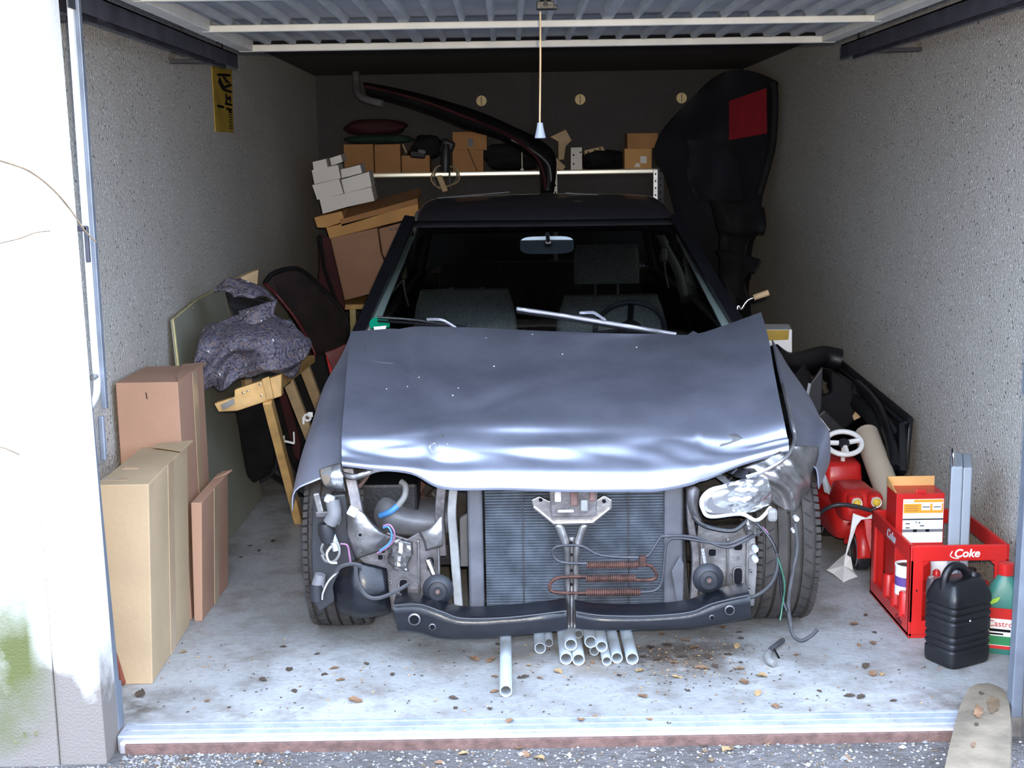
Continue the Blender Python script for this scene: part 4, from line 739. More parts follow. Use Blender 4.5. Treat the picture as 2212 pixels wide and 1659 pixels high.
# grey board leaning against the left wall
f0, f1 = V((-1.165, 1.42, 0)), V((-1.14, 2.62, 0)); t0 = PX(376, 690, XL+.03); t1 = PX(468, 626, XL+.03)
bd = thing('leaning_board', (f0+f1)/2, 'grey-green board with a pale yellow edge leaning on the left wall', 'board')
n_ = V((.012, 0, .001)); t2 = V((XL+.03, 2.62, t1.z-.08))
poly = [f0, V((f0.x-.06, 1.42, .35)), t0, t1, t2, f1]
poly = [V((-1.15, 1.40, .003)), t0+V((0, 0, 0)), t0.lerp(t1, .5)+V((0, 0, .012)), t1, V((XL+.03, 2.55, t1.z-.02)), V((-1.15, 2.55, .003))]
MB().prism(poly, (-.014, 0, -.001)).build('board_panel', 'board_grey', bd)
for a, b_ in ((0, 1), (1, 2), (2, 3), (3, 4), (4, 5)): MB().tube([poly[a]+V((-.004, 0, 0)), poly[b_]+V((-.004, 0, 0))], .0045, 5).build('board_edge', 'plywood_edge', bd)
for px, py in ((417, 665), (428, 647), (455, 650)): q = PX(px, py, XL+.045); MB().lathe([(.0001, .003), (.004, .002), (.005, 0)], q, (1, 0, 0), 8).build('screw', 'steel', bd)
# small cardboard sheet behind the blanket
cs = MB().prism([P(*q) for q in ((498, 610, 2.62), (540, 590, 2.64), (558, 583, 2.66), (556, 612, 2.66), (548, 640, 2.65), (505, 660, 2.62))], (-.02, .02, 0)).build('cardboard_sheet', 'wood_pale', None)
# it stands on a batten so that it reaches the floor
MB().prism([P(520, 640, 2.64), P(535, 640, 2.64), P(535, 640, 2.64)*1.0+V((0, 0, -P(535, 640, 2.64).z)), P(520, 640, 2.64)+V((0, 0, -P(520, 640, 2.64).z))], (-.02, .02, 0)).build('sheet_batten', 'wood_pale', cs)
tag(cs, 'scrap of brown cardboard sticking up behind the speckled blanket', 'cardboard')
# wooden slatted trestle, tipped over towards the car
tr_ = thing('wooden_trestle', FL(640, 1125), 'pale wooden trestle frame with slats tipped against the wall under the blanket', 'trestle')
def plank(a, b_, w, d, mt, name, par, nrm): return bar(name, a, b_, w, d, mt, par, .003, nrm)
MB().prism([P(*q) for q in ((506, 842, 1.60), (608, 808, 1.62), (608, 856, 1.62), (512, 888, 1.60), (472, 890, 1.59), (462, 872, 1.59), (506, 858, 1.60))], (.0, .045, .0)).build('end_rail', 'wood_pine', tr_, bevel=.004)
MB().prism([P(*q) for q in ((566, 818, 1.61), (582, 812, 1.61), (592, 858, 1.61), (578, 864, 1.61))], (.0, -.012, .0)).build('corner_post', 'wood_pine', tr_, bevel=.003)
plank(P(578, 862, 1.64), FL(646, 1128, .0)+V((0, 0, .006)), .034, .05, 'wood_pine', 'leg', tr_, V((0, -1, 0)))
plank(P(622, 820, 1.95), V((-.83, 2.55, .02)), .042, .03, 'wood_pale', 'slat', tr_, V((0, -1, 0))); plank(P(655, 785, 2.25), V((-.80, 2.85, .02)), .044, .03, 'wood_pale', 'slat', tr_, V((0, -1, 0)))
plank(P(590, 835, 1.66), P(668, 775, 2.35), .05, .03, 'wood_pine', 'side_rail', tr_, V((0, 0, 1)))
plank(P(500, 800, 1.70), P(560, 760, 2.35), .12, .02, 'wood_pine', 'top_board', tr_, V((0, -.3, 1)))
hg_ = MB().prism([P(*q) for q in ((478, 874, 1.58), (505, 860, 1.58), (508, 872, 1.58), (482, 886, 1.58))], (0, -.004, 0)).build('hinge', 'steel', tr_)
for x, y in ((484, 878), (500, 868), (525, 848), (535, 844), (562, 830), (565, 854)): MB().lathe([(.0001, -.003), (.004, -.002), (.005, 0)], P(x, y, 1.585), (0, 1, 0), 8).build('screw', 'chrome', tr_)
MB().prism([P(*q) for q in ((585, 815, 1.75), (620, 800, 1.9), (645, 800, 2.0), (640, 818, 2.0), (596, 850, 1.78))], (0, .01, 0)).build('fabric_scrap', 'mesh_brown', tr_)
# moving blanket, folded and heaped on the trestle
bl = thing('moving_blanket', P(540, 800, 1.7), 'speckled purple-grey moving blanket heaped over the wooden trestle', 'blanket')
bg_ = refine(pg([
 [(436,712,1.72),(480,690,1.74),(540,682,1.76),(590,684,1.78),(622,696,1.80)],
 [(424,735,1.62),(470,728,1.60),(530,720,1.58),(590,712,1.62),(650,728,1.72)],
 [(422,775,1.58),(468,765,1.53),(528,752,1.56),(590,745,1.55),(666,745,1.70)],
 [(420,805,1.57),(466,795,1.55),(518,770,1.60),(590,775,1.52),(664,770,1.68)],
 [(432,822,1.57),(480,818,1.54),(520,800,1.57),(590,795,1.54),(650,785,1.68)],
 [(445,842,1.58),(485,838,1.56),(530,815,1.56),(590,806,1.58),(635,800,1.70)]]), 7, 7)
for i, r in enumerate(bg_):
    for j, q in enumerate(r):
        u, v = j/(len(r)-1), i/(len(bg_)-1)
        r[j] = q+V((0, .034*math.sin(7*u+9*v+3*math.sin(5*u))*math.sin(4*v+6*u)+.008*math.sin(31*u*v+12*v), .006*math.sin(20*u)))
MB().shell(bg_, (0, .05, .0)).build('blanket_body', 'vinyl_speck', bl, 70)
tp_ = refine(pg([[(462,628,1.80),(478,608,1.82),(500,600,1.84),(520,603,1.86)], [(490,628,1.76),(520,622,1.76),(548,618,1.80),(565,622,1.84)], [(505,640,1.74),(545,640,1.72),(580,640,1.78),(598,650,1.82)]]), 6, 6)
for i, r in enumerate(tp_):
    for j, q in enumerate(r): r[j] = q+V((0, .008*math.sin(i*.9+j*.5), .004*math.sin(j*.8)))
MB().shell(tp_, (0, .01, -.006)).build('blanket_fold', 'vinyl_speck', bl, 70)
nk = refine(pg([[(598,650,1.80),(570,655,1.76),(540,665,1.74),(515,672,1.76)], [(592,672,1.78),(565,675,1.72),(540,680,1.70),(515,682,1.74)], [(588,700,1.76),(562,705,1.70),(535,705,1.68),(505,700,1.72)]]), 5, 5)
MB().shell(nk, (0, .01, 0)).build('blanket_fold', 'vinyl_speck', bl, 70)
lf = refine(pg([[(600,800,1.72),(625,795,1.74),(648,785,1.78)], [(618,812,1.72),(632,808,1.72),(645,800,1.76)], [(625,818,1.74),(634,816,1.74),(642,808,1.76)]]), 4, 4); MB().shell(lf, (0, .03, 0)).build('blanket_fold', 'vinyl_speck', bl, 70)
inn = refine(pg([[(490,632,1.80),(530,640,1.82),(595,655,1.84)], [(500,660,1.82),(530,664,1.84),(570,662,1.86)], [(508,680,1.80),(535,682,1.82),(565,680,1.84)]]), 4, 4); MB().grid(inn).build('blanket_lining', 'black_matt', bl, 70, solid=.006)
# black bumper skins standing behind the trestle
def outline_shell(name, pts, thick, mt, label, cat, bev=.02):
    o = MB().prism([P(*q) for q in pts], (0, thick, 0)).build(name, mt, None, bevel=bev, seg=3); return tag(o, label, cat)
bp = thing('bumper_cover', V((-.97, 2.5, 0)), 'black plastic bumper skin hanging behind the wooden trestle leg', 'bumper')
MB().prism([P(*q) for q in ((505,868,1.95),(590,850,1.95),(592,940,2.1),(594,990,2.25),(588,1018,2.3),(568,1034,2.35),(548,1046,2.4),(533,1030,2.35),(524,980,2.2),(515,920,2.05))], (-.01, .05, 0)).build('skin', 'black_matt', bp, bevel=.015, seg=3)
MB().tube(smooth_path([P(588,862,1.94), P(596,950,2.08), P(598,1000,2.24), P(586,1024,2.3), P(565,1038,2.34)], 5), .008, 6).build('edge_bead', 'grey_dark', bp, 60)
MB().prism([P(548,1000,2.42), P(560,1000,2.42), V((-.955, 2.55, 0)), V((-.985, 2.55, 0))], (0, .02, 0)).build('prop', 'black_matt', bp)
bq = thing('bumper_cover', V((-.80, 2.6, 0)), 'dark bumper skin with red insert upright between the trestle slats', 'bumper')
MB().prism([P(*q) for q in ((585,830,2.72),(640,790,2.75),(700,760,2.8),(720,850,2.8),(700,960,2.8),(660,1020,2.8),(640,1026,2.8),(612,960,2.75))], (0, .04, 0)).build('skin', 'black_matt', bq, bevel=.012)
MB().prism([P(*q) for q in ((600,850,2.70),(618,842,2.70),(650,960,2.74),(648,1000,2.74),(636,985,2.73))], (0, .012, 0)).build('red_insert', 'maroon', bq, bevel=.004)
MB().prism([P(640,1010,2.82), P(660,1010,2.82), V((-.92, 2.85, 0)), V((-.98, 2.85, 0))], (0, .02, 0)).build('prop', 'black_matt', bq)
c = P(664, 902, 1.98); rg_ = MB().tube([c+V((.013*math.cos(a), 0, .013*math.sin(a))) for a in [2*math.pi*k/20 for k in range(20)]], .005, 6, True); rg_.box(c+V((.012, .003, .012)), (.02, .006, .02)); rg_.box(c+V((-.016, .003, -.012)), (.008, .012, .03)); tag(rg_.build('ring_bracket', 'white_plastic', None, 40), 'white ring bracket fixed to a trestle slat', 'bracket')
c = P(625, 955, 1.98); rg_ = MB().box(c, (.045, .012, .008), Euler((0, .25, 0)).to_matrix()); rg_.box(c+V((.02, 0, .02)), (.006, .008, .045)); rg_.box(c+V((-.022, 0, .012)), (.008, .012, .03)); tag(rg_.build('angle_bracket', 'white_plastic', None, bevel=.002), 'small white angle bracket lower on the trestle', 'bracket')
# dark cover with red piping (rounded lid shape)
sb = thing('seat_cover', V((-.86, 3.2, 0)), 'large dark rounded cover with red piping leaning behind the blanket', 'cover')
ou = [(572,612,2.9),(588,592,2.95),(625,580,3.05),(652,585,3.15),(690,618,3.25),(735,665,3.3),(752,705,3.3),(745,745,3.2),(700,770,3.05),(675,760,2.95),(640,690,2.9),(600,640,2.9)]
MB().prism([P(*q) for q in ou], (0, .06, -.01)).build('cover_shell', 'mesh_brown', sb, bevel=.02, seg=3)
MB().tube(smooth_path([P(x, y, Y-.01) for x, y, Y in ((572,612,2.9),(600,640,2.9),(640,690,2.9),(672,745,2.94),(690,790,2.9))], 5), .006, 6).build('piping', 'red_dark', sb, 60)
MB().tube(smooth_path([P(x, y, Y-.005) for x, y, Y in ou[:8]], 4), .012, 6).build('rim', 'black_matt', sb, 60)
MB().prism([P(690,740,3.1), P(740,730,3.2), V((-.80, 3.25, 0)), V((-.92, 3.2, 0))], (0, .03, 0)).build('lower_shell', 'black_matt', sb)
rr_ = thing('red_panel', V((-.80, 2.8, 0)), 'bright red body panel wedged beside the wing under the dark cover', 'panel')
MB().prism([P(*q) for q in ((672,770,2.86),(720,755,2.88),(752,740,2.9),(758,780,2.9),(735,830,2.88),(712,850,2.86),(695,800,2.86))], (0, .025, 0)).build('panel_skin', 'red_dark', rr_, bevel=.006)
MB().prism([P(*q) for q in ((692,772,2.84),(706,768,2.84),(722,812,2.84),(716,830,2.84),(704,812,2.84))], (0, .012, 0)).build('panel_ridge', 'red_plastic', rr_, bevel=.004)
MB().prism([P(700,820,2.87), P(730,820,2.87), V((-.84, 2.88, 0)), V((-.90, 2.88, 0))], (0, .02, 0)).build('panel_foot', 'red_dark', rr_)
# ------------------------------------------------------------------ cartons stacked at the back left
YS = 4.30
def card_poly(name, front, Y, dep, mt, label, group=None, cat='box', shift=(0, 0, 0)):
    f = [P(x, y, Y) for x, y in front]; o = thing(name, (f[2]+f[3])/2, label, cat, group)
    b_ = MB().prism(f, V((0, dep, 0))+V(shift)).build('carton_body', mt, o, bevel=.004); return o, f
tb2 = thing('side_table', V((-.88, YS+.2, 0)), 'yellow wooden stand carrying the cartons beside the car', 'stand')
a, b_ = P(742, 652, YS), P(860, 636, YS); zt = a.z-.014
MB().lim(-1.16, -.69, YS-.02, YS+.46, zt-.03, zt).build('stand_top', 'wood_pine', tb2, bevel=.004)
for x, y in ((P(762, 660, YS+.02).x, YS+.02), (-1.12, YS+.02), (-1.12, YS+.42), (-.74, YS+.42)): MB().lim(x-.018, x+.018, y-.018, y+.018, 0, zt-.03).build('leg', 'plywood_edge', tb2, bevel=.003)
o, f = card_poly('cardboard_box', ((713, 514), (815, 492), (822, 545), (852, 622), (744, 649), (735, 610)), YS, .34, 'cardboard_brown', 'large brown carton tilted on the stand below the long flat carton', 'cartons stacked at the back left')
MB().tube([f[0]+V((0, -.002, -.03)), f[1]+V((0, -.002, -.03))], .002, 4).build('lid_seam', 'tape', o)
o, f = card_poly('cardboard_box', ((818, 494), (868, 481), (868, 606), (855, 605), (826, 548)), YS+.03, .34, 'cardboard_brown', 'brown carton with small grey print half hidden by the windscreen pillar', 'cartons stacked at the back left')
for k in range(3): MB().box(P(845+10*k, 496-2*k, YS+.028), (.018, .002, .012)).build('print_mark', 'grey_dark', o)
o, f = card_poly('cardboard_box', ((704, 492), (903, 440), (905, 468), (712, 516)), YS-.03, .34, 'cardboard_orange', 'long flat orange-brown carton lying across the tilted cartons', 'cartons stacked at the back left', shift=(0, 0, .01))
o, f = card_poly('cardboard_box', ((678, 470), (738, 456), (745, 478), (704, 492), (685, 492)), YS-.02, .32, 'cardboard_orange', 'short flat orange-brown carton under the white boxes', 'cartons stacked at the back left', shift=(0, 0, .01))
tag(MB().prism([P(x, y, Y) for x, y, Y in ((733, 475, YS-.03), (902, 428, YS-.03), (903, 440, YS-.03), (738, 490, YS-.03))], (0, .30, .055)).build('wooden_plank', 'cardboard_dark', None, bevel=.003), 'dark brown board lying on the long flat carton', 'board')
wb = [(((690,430),(745,418),(750,447),(697,462)),'lowest white box on the left, brightest and partly open'), (((744,418),(802,404),(809,434),(750,447)),'lowest white box on the right over the dark board'), (((674,400),(732,386),(742,418),(685,432)),'white box in the second layer on the left'), (((737,388),(797,371),(803,403),(744,418)),'white box in the second layer on the right'),
      (((673,368),(730,356),(736,385),(679,398)),'white box in the third layer on the left'), (((736,366),(762,360),(765,378),(738,385)),'small white box in the third layer middle'), (((760,360),(778,356),(782,374),(764,378)),'smallest white box at the right end of the third layer'), (((675,350),(704,343),(708,362),(677,368)),'small white box on top at the left'), (((712,342),(736,334),(740,350),(716,358)),'shiny small white box on top of the stack at the right')]
for fr, lab in wb:
    o = thing('white_box', P(*fr[3], YS-.01), lab, 'box', 'white boxes stacked at the back left'); MB().prism([P(x, y, YS-.01) for x, y in fr], (0, .20, .01)).build('box_body', 'card_white', o, bevel=.002)
    a, b_ = P(*fr[0], YS-.012), P(*fr[1], YS-.012); a2, b2 = P(*fr[3], YS-.012), P(*fr[2], YS-.012); MB().prism([a.lerp(a2, .02), b_.lerp(b2, .02), b_.lerp(b2, .10), a.lerp(a2, .10)], (0, .002, 0)).build('lid_line', 'card_white', o)
dk = thing('dark_panel', V((-1.15, 4.2, 0)), 'dark reddish panel standing between the left wall and the carton stand', 'panel')
MB().prism([P(688, 505, 4.15), P(712, 515, 4.15), P(745, 655, 4.15), V((-1.02, 4.15, 0)), V((-1.24, 4.15, 0)), P(690, 580, 4.15)], (0, .03, 0)).build('panel_board', 'maroon', dk, bevel=.006); MB().tube([P(690, 508, 4.14), P(700, 580, 4.14), P(725, 650, 4.14)], .012, 6).build('panel_edge', 'black_matt', dk)
# ------------------------------------------------------------------ shelf on the back wall and what lies on it
YSH = 5.36; zs = P(1100, 373, YSH).z
sh_ = thing('wall_shelf', V((.1, 5.55, zs)), 'long steel shelf with a bright front edge on the back wall', 'shelf')
MB().lim(-1.05, P(1425, 368, YSH).x, YSH+.01, YB-.02, zs-.012, zs).build('shelf_board', 'rail_dark', sh_); MB().lim(-1.05, P(1425, 368, YSH).x, YSH-.006, YSH+.012, zs-.02, zs+.012).build('front_edge', mat('edge_bright', (.92, .88, .74), .3, .3, .03, 8), sh_, bevel=.008, seg=3)
for x0, x1, y0, y1, mt in ((1183, 1194, 347, 412, 'steel'), (1195, 1204, 345, 412, 'frame_white'), (1411, 1421, 366, 430, 'steel'), (1420, 1434, 360, 435, 'rail_dark')):
    a, b_ = P(x0, y0, YSH-.03), P(x1, y1, YSH-.03); up_ = MB().lim(a.x, b_.x, YSH-.03, YSH-.012, 0, a.z).build('upright', mt, sh_, bevel=.002)
    for k in range(6): MB().box(((a.x+b_.x)/2, YSH-.0305, a.z-.03-.045*k), (.008, .002, .012)).build('slot', 'ink', up_)
def on_shelf(name, x0, x1, y0, mt, label, cat='box', dep=.22, Y=YSH+.02, group='things on the back shelf', tilt=0, bev=.004):
    a, b_ = P(x0, y0, Y), P(x1, y0, Y); o = thing(name, V(((a.x+b_.x)/2, Y+dep/2, zs)), label, cat, group)
    R = Euler((0, tilt, 0)).to_matrix(); MB().box(((a.x+b_.x)/2, Y+dep/2, (a.z+zs)/2+.001), (b_.x-a.x, dep, a.z-zs-.002), R).build('box_body', mt, o, bevel=bev); return o
o = on_shelf('cardboard_box', 742, 806, 312, 'cardboard_dark', 'dark brown carton at the far left of the back shelf'); o = on_shelf('cardboard_box', 808, 864, 312, 'cardboard_dark', 'reddish-brown carton beside the leftmost carton on the back shelf')
o = on_shelf('cardboard_box', 867, 928, 336, 'cardboard_dark', 'low open brown carton left of the hanging machine on the shelf'); MB().box(P(900, 334, YSH+.05), (.10, .1, .05), Euler((0, .1, .3)).to_matrix()).build('contents', 'black_plastic', o, bevel=.01); MB().tube([P(870, 312, YSH+.04), P(878, 330, YSH+.04)], .006, 6).build('handle', 'wood_pale', o); MB().box(P(910, 328, YSH+.03), (.05, .05, .025), Euler((0, .2, .3)).to_matrix()).build('contents', 'dusty_grey', o, bevel=.005)
o = on_shelf('cardboard_box', 977, 1044, 325, 'cardboard_dark', 'brown carton on the shelf right of the hanging machine'); zz_ = P(1010, 325, YSH).z
o2 = thing('cardboard_box', V((P(1015, 325, YSH).x, YSH+.13, zz_)), 'brown carton with pale tape sitting on another carton of the shelf', 'box', 'things on the back shelf'); a, b_ = P(977, 285, YSH+.02), P(1052, 325, YSH+.02); MB().lim(a.x, b_.x, YSH+.02, YSH+.24, zz_+.001, a.z).build('box_body', 'cardboard_dark', o2, bevel=.004); MB().box(P(1016, 308, YSH+.018), (.035, .003, .05)).build('tape_patch', 'dusty_grey', o2); MB().tube(smooth_path([P(1010, 320, YSH+.012), P(1020, 345, YSH+.012), P(1032, 372, YSH+.012)], 4), .002, 4).build('string', 'ink', o)
o = on_shelf('cardboard_box', 1349, 1408, 321, 'cardboard_orange', 'brown carton with a white sticker at the right end of the shelf'); MB().box(P(1390, 345, YSH+.018), (.042, .003, .045)).build('sticker', 'card_white', o); MB().prism([P(x, y, YSH+.018) for x, y in ((1370, 361), (1384, 361), (1380, 352), (1374, 352))], (0, .002, 0)).build('sticker', 'card_white', o)
z3 = P(1380, 321, YSH+.02).z; o = thing('cardboard_box', V((P(1385, 321, YSH).x, YSH+.13, z3)), 'dark carton stacked on the carton with the white sticker', 'box', 'things on the back shelf'); a, b_ = P(1355, 288, YSH+.02), P(1421, 320, YSH+.02); MB().lim(a.x, b_.x, YSH+.02, YSH+.22, z3+.001, a.z).build('box_body', 'cardboard_dark', o, bevel=.004)
# perforated white bracket, tilted bracket and cardboard pieces
def slab(name, front, Y, dep, mt, label, cat, holes=(), group='things on the back shelf'):
    o = thing(name, P(*front[-1], Y), label, cat, group); MB().prism([P(x, y, Y) for x, y in front], (0, dep, 0)).build('plate', mt, o, bevel=.002)
    for x, y in holes: MB().lathe([(.0001, -.002), (.006, -.002), (.006, .001)], P(x, y, Y), (0, 1, 0), 8).build('hole', 'ink', o)
    return o
slab('metal_bracket', ((1233, 319), (1257, 318), (1258, 366), (1233, 368)), YSH+.02, .02, 'card_white', 'upright cream perforated plate standing on the shelf edge', 'bracket', ((1239, 335), (1254, 329), (1239, 354)))
slab('metal_bracket', ((1262, 325), (1302, 316), (1307, 325), (1264, 339)), YSH+.10, .02, 'wood_pale', 'tilted pale perforated strip behind the upright cream plate', 'bracket', ((1271, 329), (1285, 325), (1278, 333), (1296, 321)))
slab('cardboard_piece', ((1188, 296), (1222, 280), (1235, 303), (1222, 316), (1218, 345), (1206, 345), (1206, 306)), YSH+.2, .05, 'wood_pale', 'crumpled pale cardboard piece above the bumper end', 'cardboard')
slab('cardboard_piece', ((1183, 335), (1196, 335), (1222, 360), (1215, 368), (1205, 366)), YSH+.02, .03, 'wood_pale', 'narrow pale strip leaning behind the steel uprights', 'cardboard')
def lump(name, cx, cy, w, h_, Y, mt, label, cat, dep=.2, seed=0, group='things on the back shelf', rough=.25):
    rnd = random.Random(seed); c = P(cx, cy, Y); k = (Y+3.2)/2800; a, b_, d = w*k/2, h_*k/2, dep/2; ph = [rnd.uniform(0, 6) for _ in range(6)]
    g = []
    for i in range(15):
        th = math.pi*i/14; r = []
        for j in range(22):
            f = 2*math.pi*j/22; q = 1+rough*(math.sin(3*f+ph[0]+2*th)*math.sin(2*th+ph[1])+.5*math.sin(7*f+ph[2])*math.sin(5*th+ph[3]))*math.sin(th)
            e = .7; cs, sn = math.cos(f), math.sin(f)
            r.append(c+V((a*q*math.sin(th)**e*math.copysign(abs(cs)**e, cs), d*q*math.sin(th)**e*math.copysign(abs(sn)**e, sn), b_*q*math.cos(th))))
        g.append(r)
    return tag(MB().grid(g, 0, True).build(name, mt, None, 45), label, cat, group)
lump('folded_cloth', 812, 275, 130, 34, YSH+.14, 'maroon', 'dark red folded cloth on the leftmost shelf cartons', 'cloth', .2, 3, rough=.15); lump('folded_cloth', 815, 301, 145, 20, YSH+.12, mat('cloth_green', (.012, .035, .025), .9, 0, .3, 8, .2, 40), 'dark green folded cloth under the red cloth on the shelf', 'cloth', .2, 5, rough=.12)
lump('black_bundle', 1110, 338, 120, 56, YSH+.14, 'black_matt', 'black crumpled bundle in the middle of the back shelf', 'bundle', .2, 8); lump('black_bundle', 1300, 347, 90, 44, YSH+.16, 'black_matt', 'black bundle behind the perforated plates on the shelf', 'bundle', .2, 12); lump('black_bundle', 925, 318, 60, 50, YSH+.2, 'black_matt', 'black bundle behind the low carton on the shelf', 'bundle', .15, 14)
sp = thing('spray_tube', V((P(1128, 368, YSH+.02).x, YSH+.03, zs)), 'thin pale tube standing on the shelf left of the bumper end', 'tube', 'things on the back shelf'); MB().lathe([(.0001, 0), (.012, 0), (.012, .02), (.004, .03), (.003, .13), (.0001, .13)], (P(1128, 368, YSH+.02).x, YSH+.03, zs), (0, 0, 1), 10).build('tube_body', 'card_white', sp, 40)
# small machine hanging over the shelf edge
mc_ = thing('hanging_machine', P(962, 400, YSH-.08), 'grey power tool with coiled cables hanging over the shelf edge', 'tool')
MB().lathe([(.0001, 0), (.03, 0), (.035, .06), (.03, .14), (.02, .18), (.0001, .18)], P(962, 372, YSH-.06), (.05, 0, 1), 16).build('motor', 'grey_dark', mc_, 40); MB().prism([P(x, y, YSH-.1) for x, y in ((942, 380), (954, 378), (968, 412), (956, 416))], (0, .02, 0)).build('grip', 'wood_pale', mc_, bevel=.006)
for s in (0, 1): MB().tube(smooth_path([P(936+4*s, 372, YSH-.07), P(932+6*s, 390, YSH-.07), P(950, 405+4*s, YSH-.07), P(985-5*s, 395, YSH-.07), P(992-5*s, 380, YSH-.07), P(982, 362, YSH-.07), P(950, 358, YSH-.07)], 5, True), .006, 6, True).build('cable_loop', 'hose_grey' if s else 'wood_pale', mc_, 60)
MB().tube([P(965, 300, YSH-.02), P(970, 340, YSH-.04), P(972, 408, YSH-.06)], .007, 6).build('steel_rod', 'steel', mc_); MB().box(P(965, 318, YSH-.01), (.09, .08, .1), Euler((0, .4, .2)).to_matrix()).build('casing', 'grey_dark', mc_, bevel=.02)
# long bumper leaning diagonally over the shelf
bm_ = thing('car_bumper', P(1185, 410, 4.95), 'long black car bumper with a dark red strip leaning diagonally before the back wall', 'bumper')
def sweep(rows, nm, mt, par, dep=.06, sm=60):
    up_ = smooth_path([P(*r[0]) for r in rows], 6); lo_ = smooth_path([P(*r[1]) for r in rows], 6); g = []
    for a, b_ in zip(up_, lo_):
        m_ = (a+b_)/2; g.append([a+V((0, dep, 0)), a+V((0, 0, 0)), a.lerp(b_, .25)+V((0, -dep*.5, 0)), a.lerp(b_, .75)+V((0, -dep*.5, 0)), b_, b_+V((0, dep, 0))])
    return MB().grid(g).build(nm, mt, par, sm, solid=.006)
sweep([((785,178,5.3),(795,208,5.3)), ((860,192,5.25),(850,222,5.25)), ((940,212,5.2),(930,248,5.2)), ((1030,240,5.12),(1010,280,5.12)), ((1100,270,5.05),(1080,300,5.05)), ((1165,302,5.0),(1140,335,5.0)), ((1200,340,4.96),(1165,365,4.96)), ((1196,415,4.92),(1170,415,4.92))], 'bumper_skin', 'black_gloss', bm_)
MB().tube(smooth_path([P(*q) for q in ((788,186,5.26),(860,203,5.21),(935,226,5.16),(1020,258,5.08),(1090,288,5.01),(1140,322,4.96),(1165,350,4.92),(1176,385,4.9),(1178,415,4.9))], 6), .010, 6).build('red_strip', 'maroon', bm_, 60)
MB().tube(smooth_path([P(*q) for q in ((1105,302,5.0),(1150,325,4.96),(1182,352,4.93),(1190,380,4.91),(1190,412,4.9))], 6), .006, 6).build('chrome_bead', 'wiper_grey', bm_, 60)
MB().tube([P(1183, 405, 4.93), V((P(1183, 405, 4.93).x, 4.95, .9))], .03, 8).build('bumper_end', 'black_matt', bm_)
pp = thing('drain_pipe', P(790, 200, 5.25), 'grey bent pipe end in the upper left back corner', 'pipe'); MB().tube(smooth_path([P(768, 150, 5.5), P(770, 185, 5.4), P(775, 205, 5.3), P(795, 216, 5.25), P(826, 224, 5.22)], 5), .024, 12).build('pipe_bend', 'dusty_grey', pp, 60); MB().tube([P(768, 158, 5.5), V((P(768, 150, 5.5).x, 5.5, ZC))], .022, 12).build('down_pipe', 'rail_dark', pp, 60)
# ------------------------------------------------------------------ dark cloth hung in the right corner
hc = thing('hanging_cover', P(1560, 500, 4.9), 'big dark navy fabric cover with a red square hung in the right rear corner', 'cover')
def cloth(rows, mt, name, par, amp=.03, dep=.03, n=5, m=5, seed=1, sm=60):
    g = refine(pg(rows), n, m); rnd = random.Random(seed); ph = [rnd.uniform(0, 6) for _ in range(5)]
    for i, r in enumerate(g):
        for j, q in enumerate(r): u, v = j/(len(r)-1), i/(len(g)-1); r[j] = q+V((amp*.3*math.sin(9*v+ph[3]), amp*(math.sin(11*u+4*v+ph[0])*.6+math.sin(19*u-7*v+ph[1])*.35+.3*math.sin(25*v+ph[2])), 0))
    return MB().shell(g, (0, dep, 0)).build(name, mt, par, sm)
cloth([[(1498,205,5.3),(1540,165,5.2),(1590,150,5.05),(1640,160,4.8),(1672,180,4.45)], [(1440,270,5.3),(1520,250,5.2),(1580,230,4.95),(1640,230,4.7),(1672,240,4.45)], [(1418,330,5.25),(1500,320,5.1),(1575,310,4.9),(1635,310,4.7),(1668,320,4.45)], [(1438,380,5.2),(1510,380,5.0),(1580,380,4.8),(1630,390,4.6),(1655,380,4.45)], [(1450,440,5.1),(1520,440,4.9),(1590,440,4.7),(1630,440,4.5),(1645,435,4.4)], [(1465,540,5.0),(1530,540,4.85),(1590,540,4.65),(1620,520,4.5),(1628,500,4.4)], [(1480,700,5.0),(1540,700,4.8),(1590,690,4.6),(1615,650,4.5),(1625,600,4.4)]], 'navy_cloth', 'cover_cloth', hc, .05)
MB().prism([P(x, y, Y) for x, y, Y in ((1575,218,4.78),(1656,190,4.42),(1657,288,4.42),(1575,303,4.78))], (0, .008, 0)).build('red_patch', 'red_cloth', hc)
MB().tube(smooth_path([P(*q) for q in ((1668,178,4.4),(1674,210,4.4),(1670,300,4.4),(1660,350,4.4),(1640,420,4.4))], 5), .022, 8).build('cover_rim', 'black_matt', hc, 60)
cloth([[(1480,300,5.0),(1530,305,4.9),(1580,320,4.7)], [(1485,370,4.95),(1540,380,4.8),(1600,390,4.6)], [(1500,430,4.9),(1545,440,4.75),(1600,430,4.6)]], 'navy_cloth', 'cover_fold', hc, .03, seed=5)
hk = MB().tube([P(1600, 148, 5.0), P(1605, 130, 5.0)], .01, 6).build('hanging_loop', 'black_matt', hc)
tag(cloth([[(1540,430,3.9),(1590,440,3.8),(1645,445,3.65),(1658,455,3.6)], [(1545,490,3.8),(1590,500,3.7),(1640,495,3.6),(1650,505,3.55)], [(1555,530,3.7),(1590,540,3.6),(1615,530,3.55),(1630,520,3.5)], [(1560,700,3.75),(1585,720,3.65),(1605,720,3.58),(1615,710,3.5)], [(1565,968,3.75),(1585,975,3.65),(1600,980,3.58),(1610,985,3.5)]], 'black_matt', 'black_sheet', None, .04, .03, seed=9), 'black crumpled sheet bulging between car roof and right wall', 'sheet')
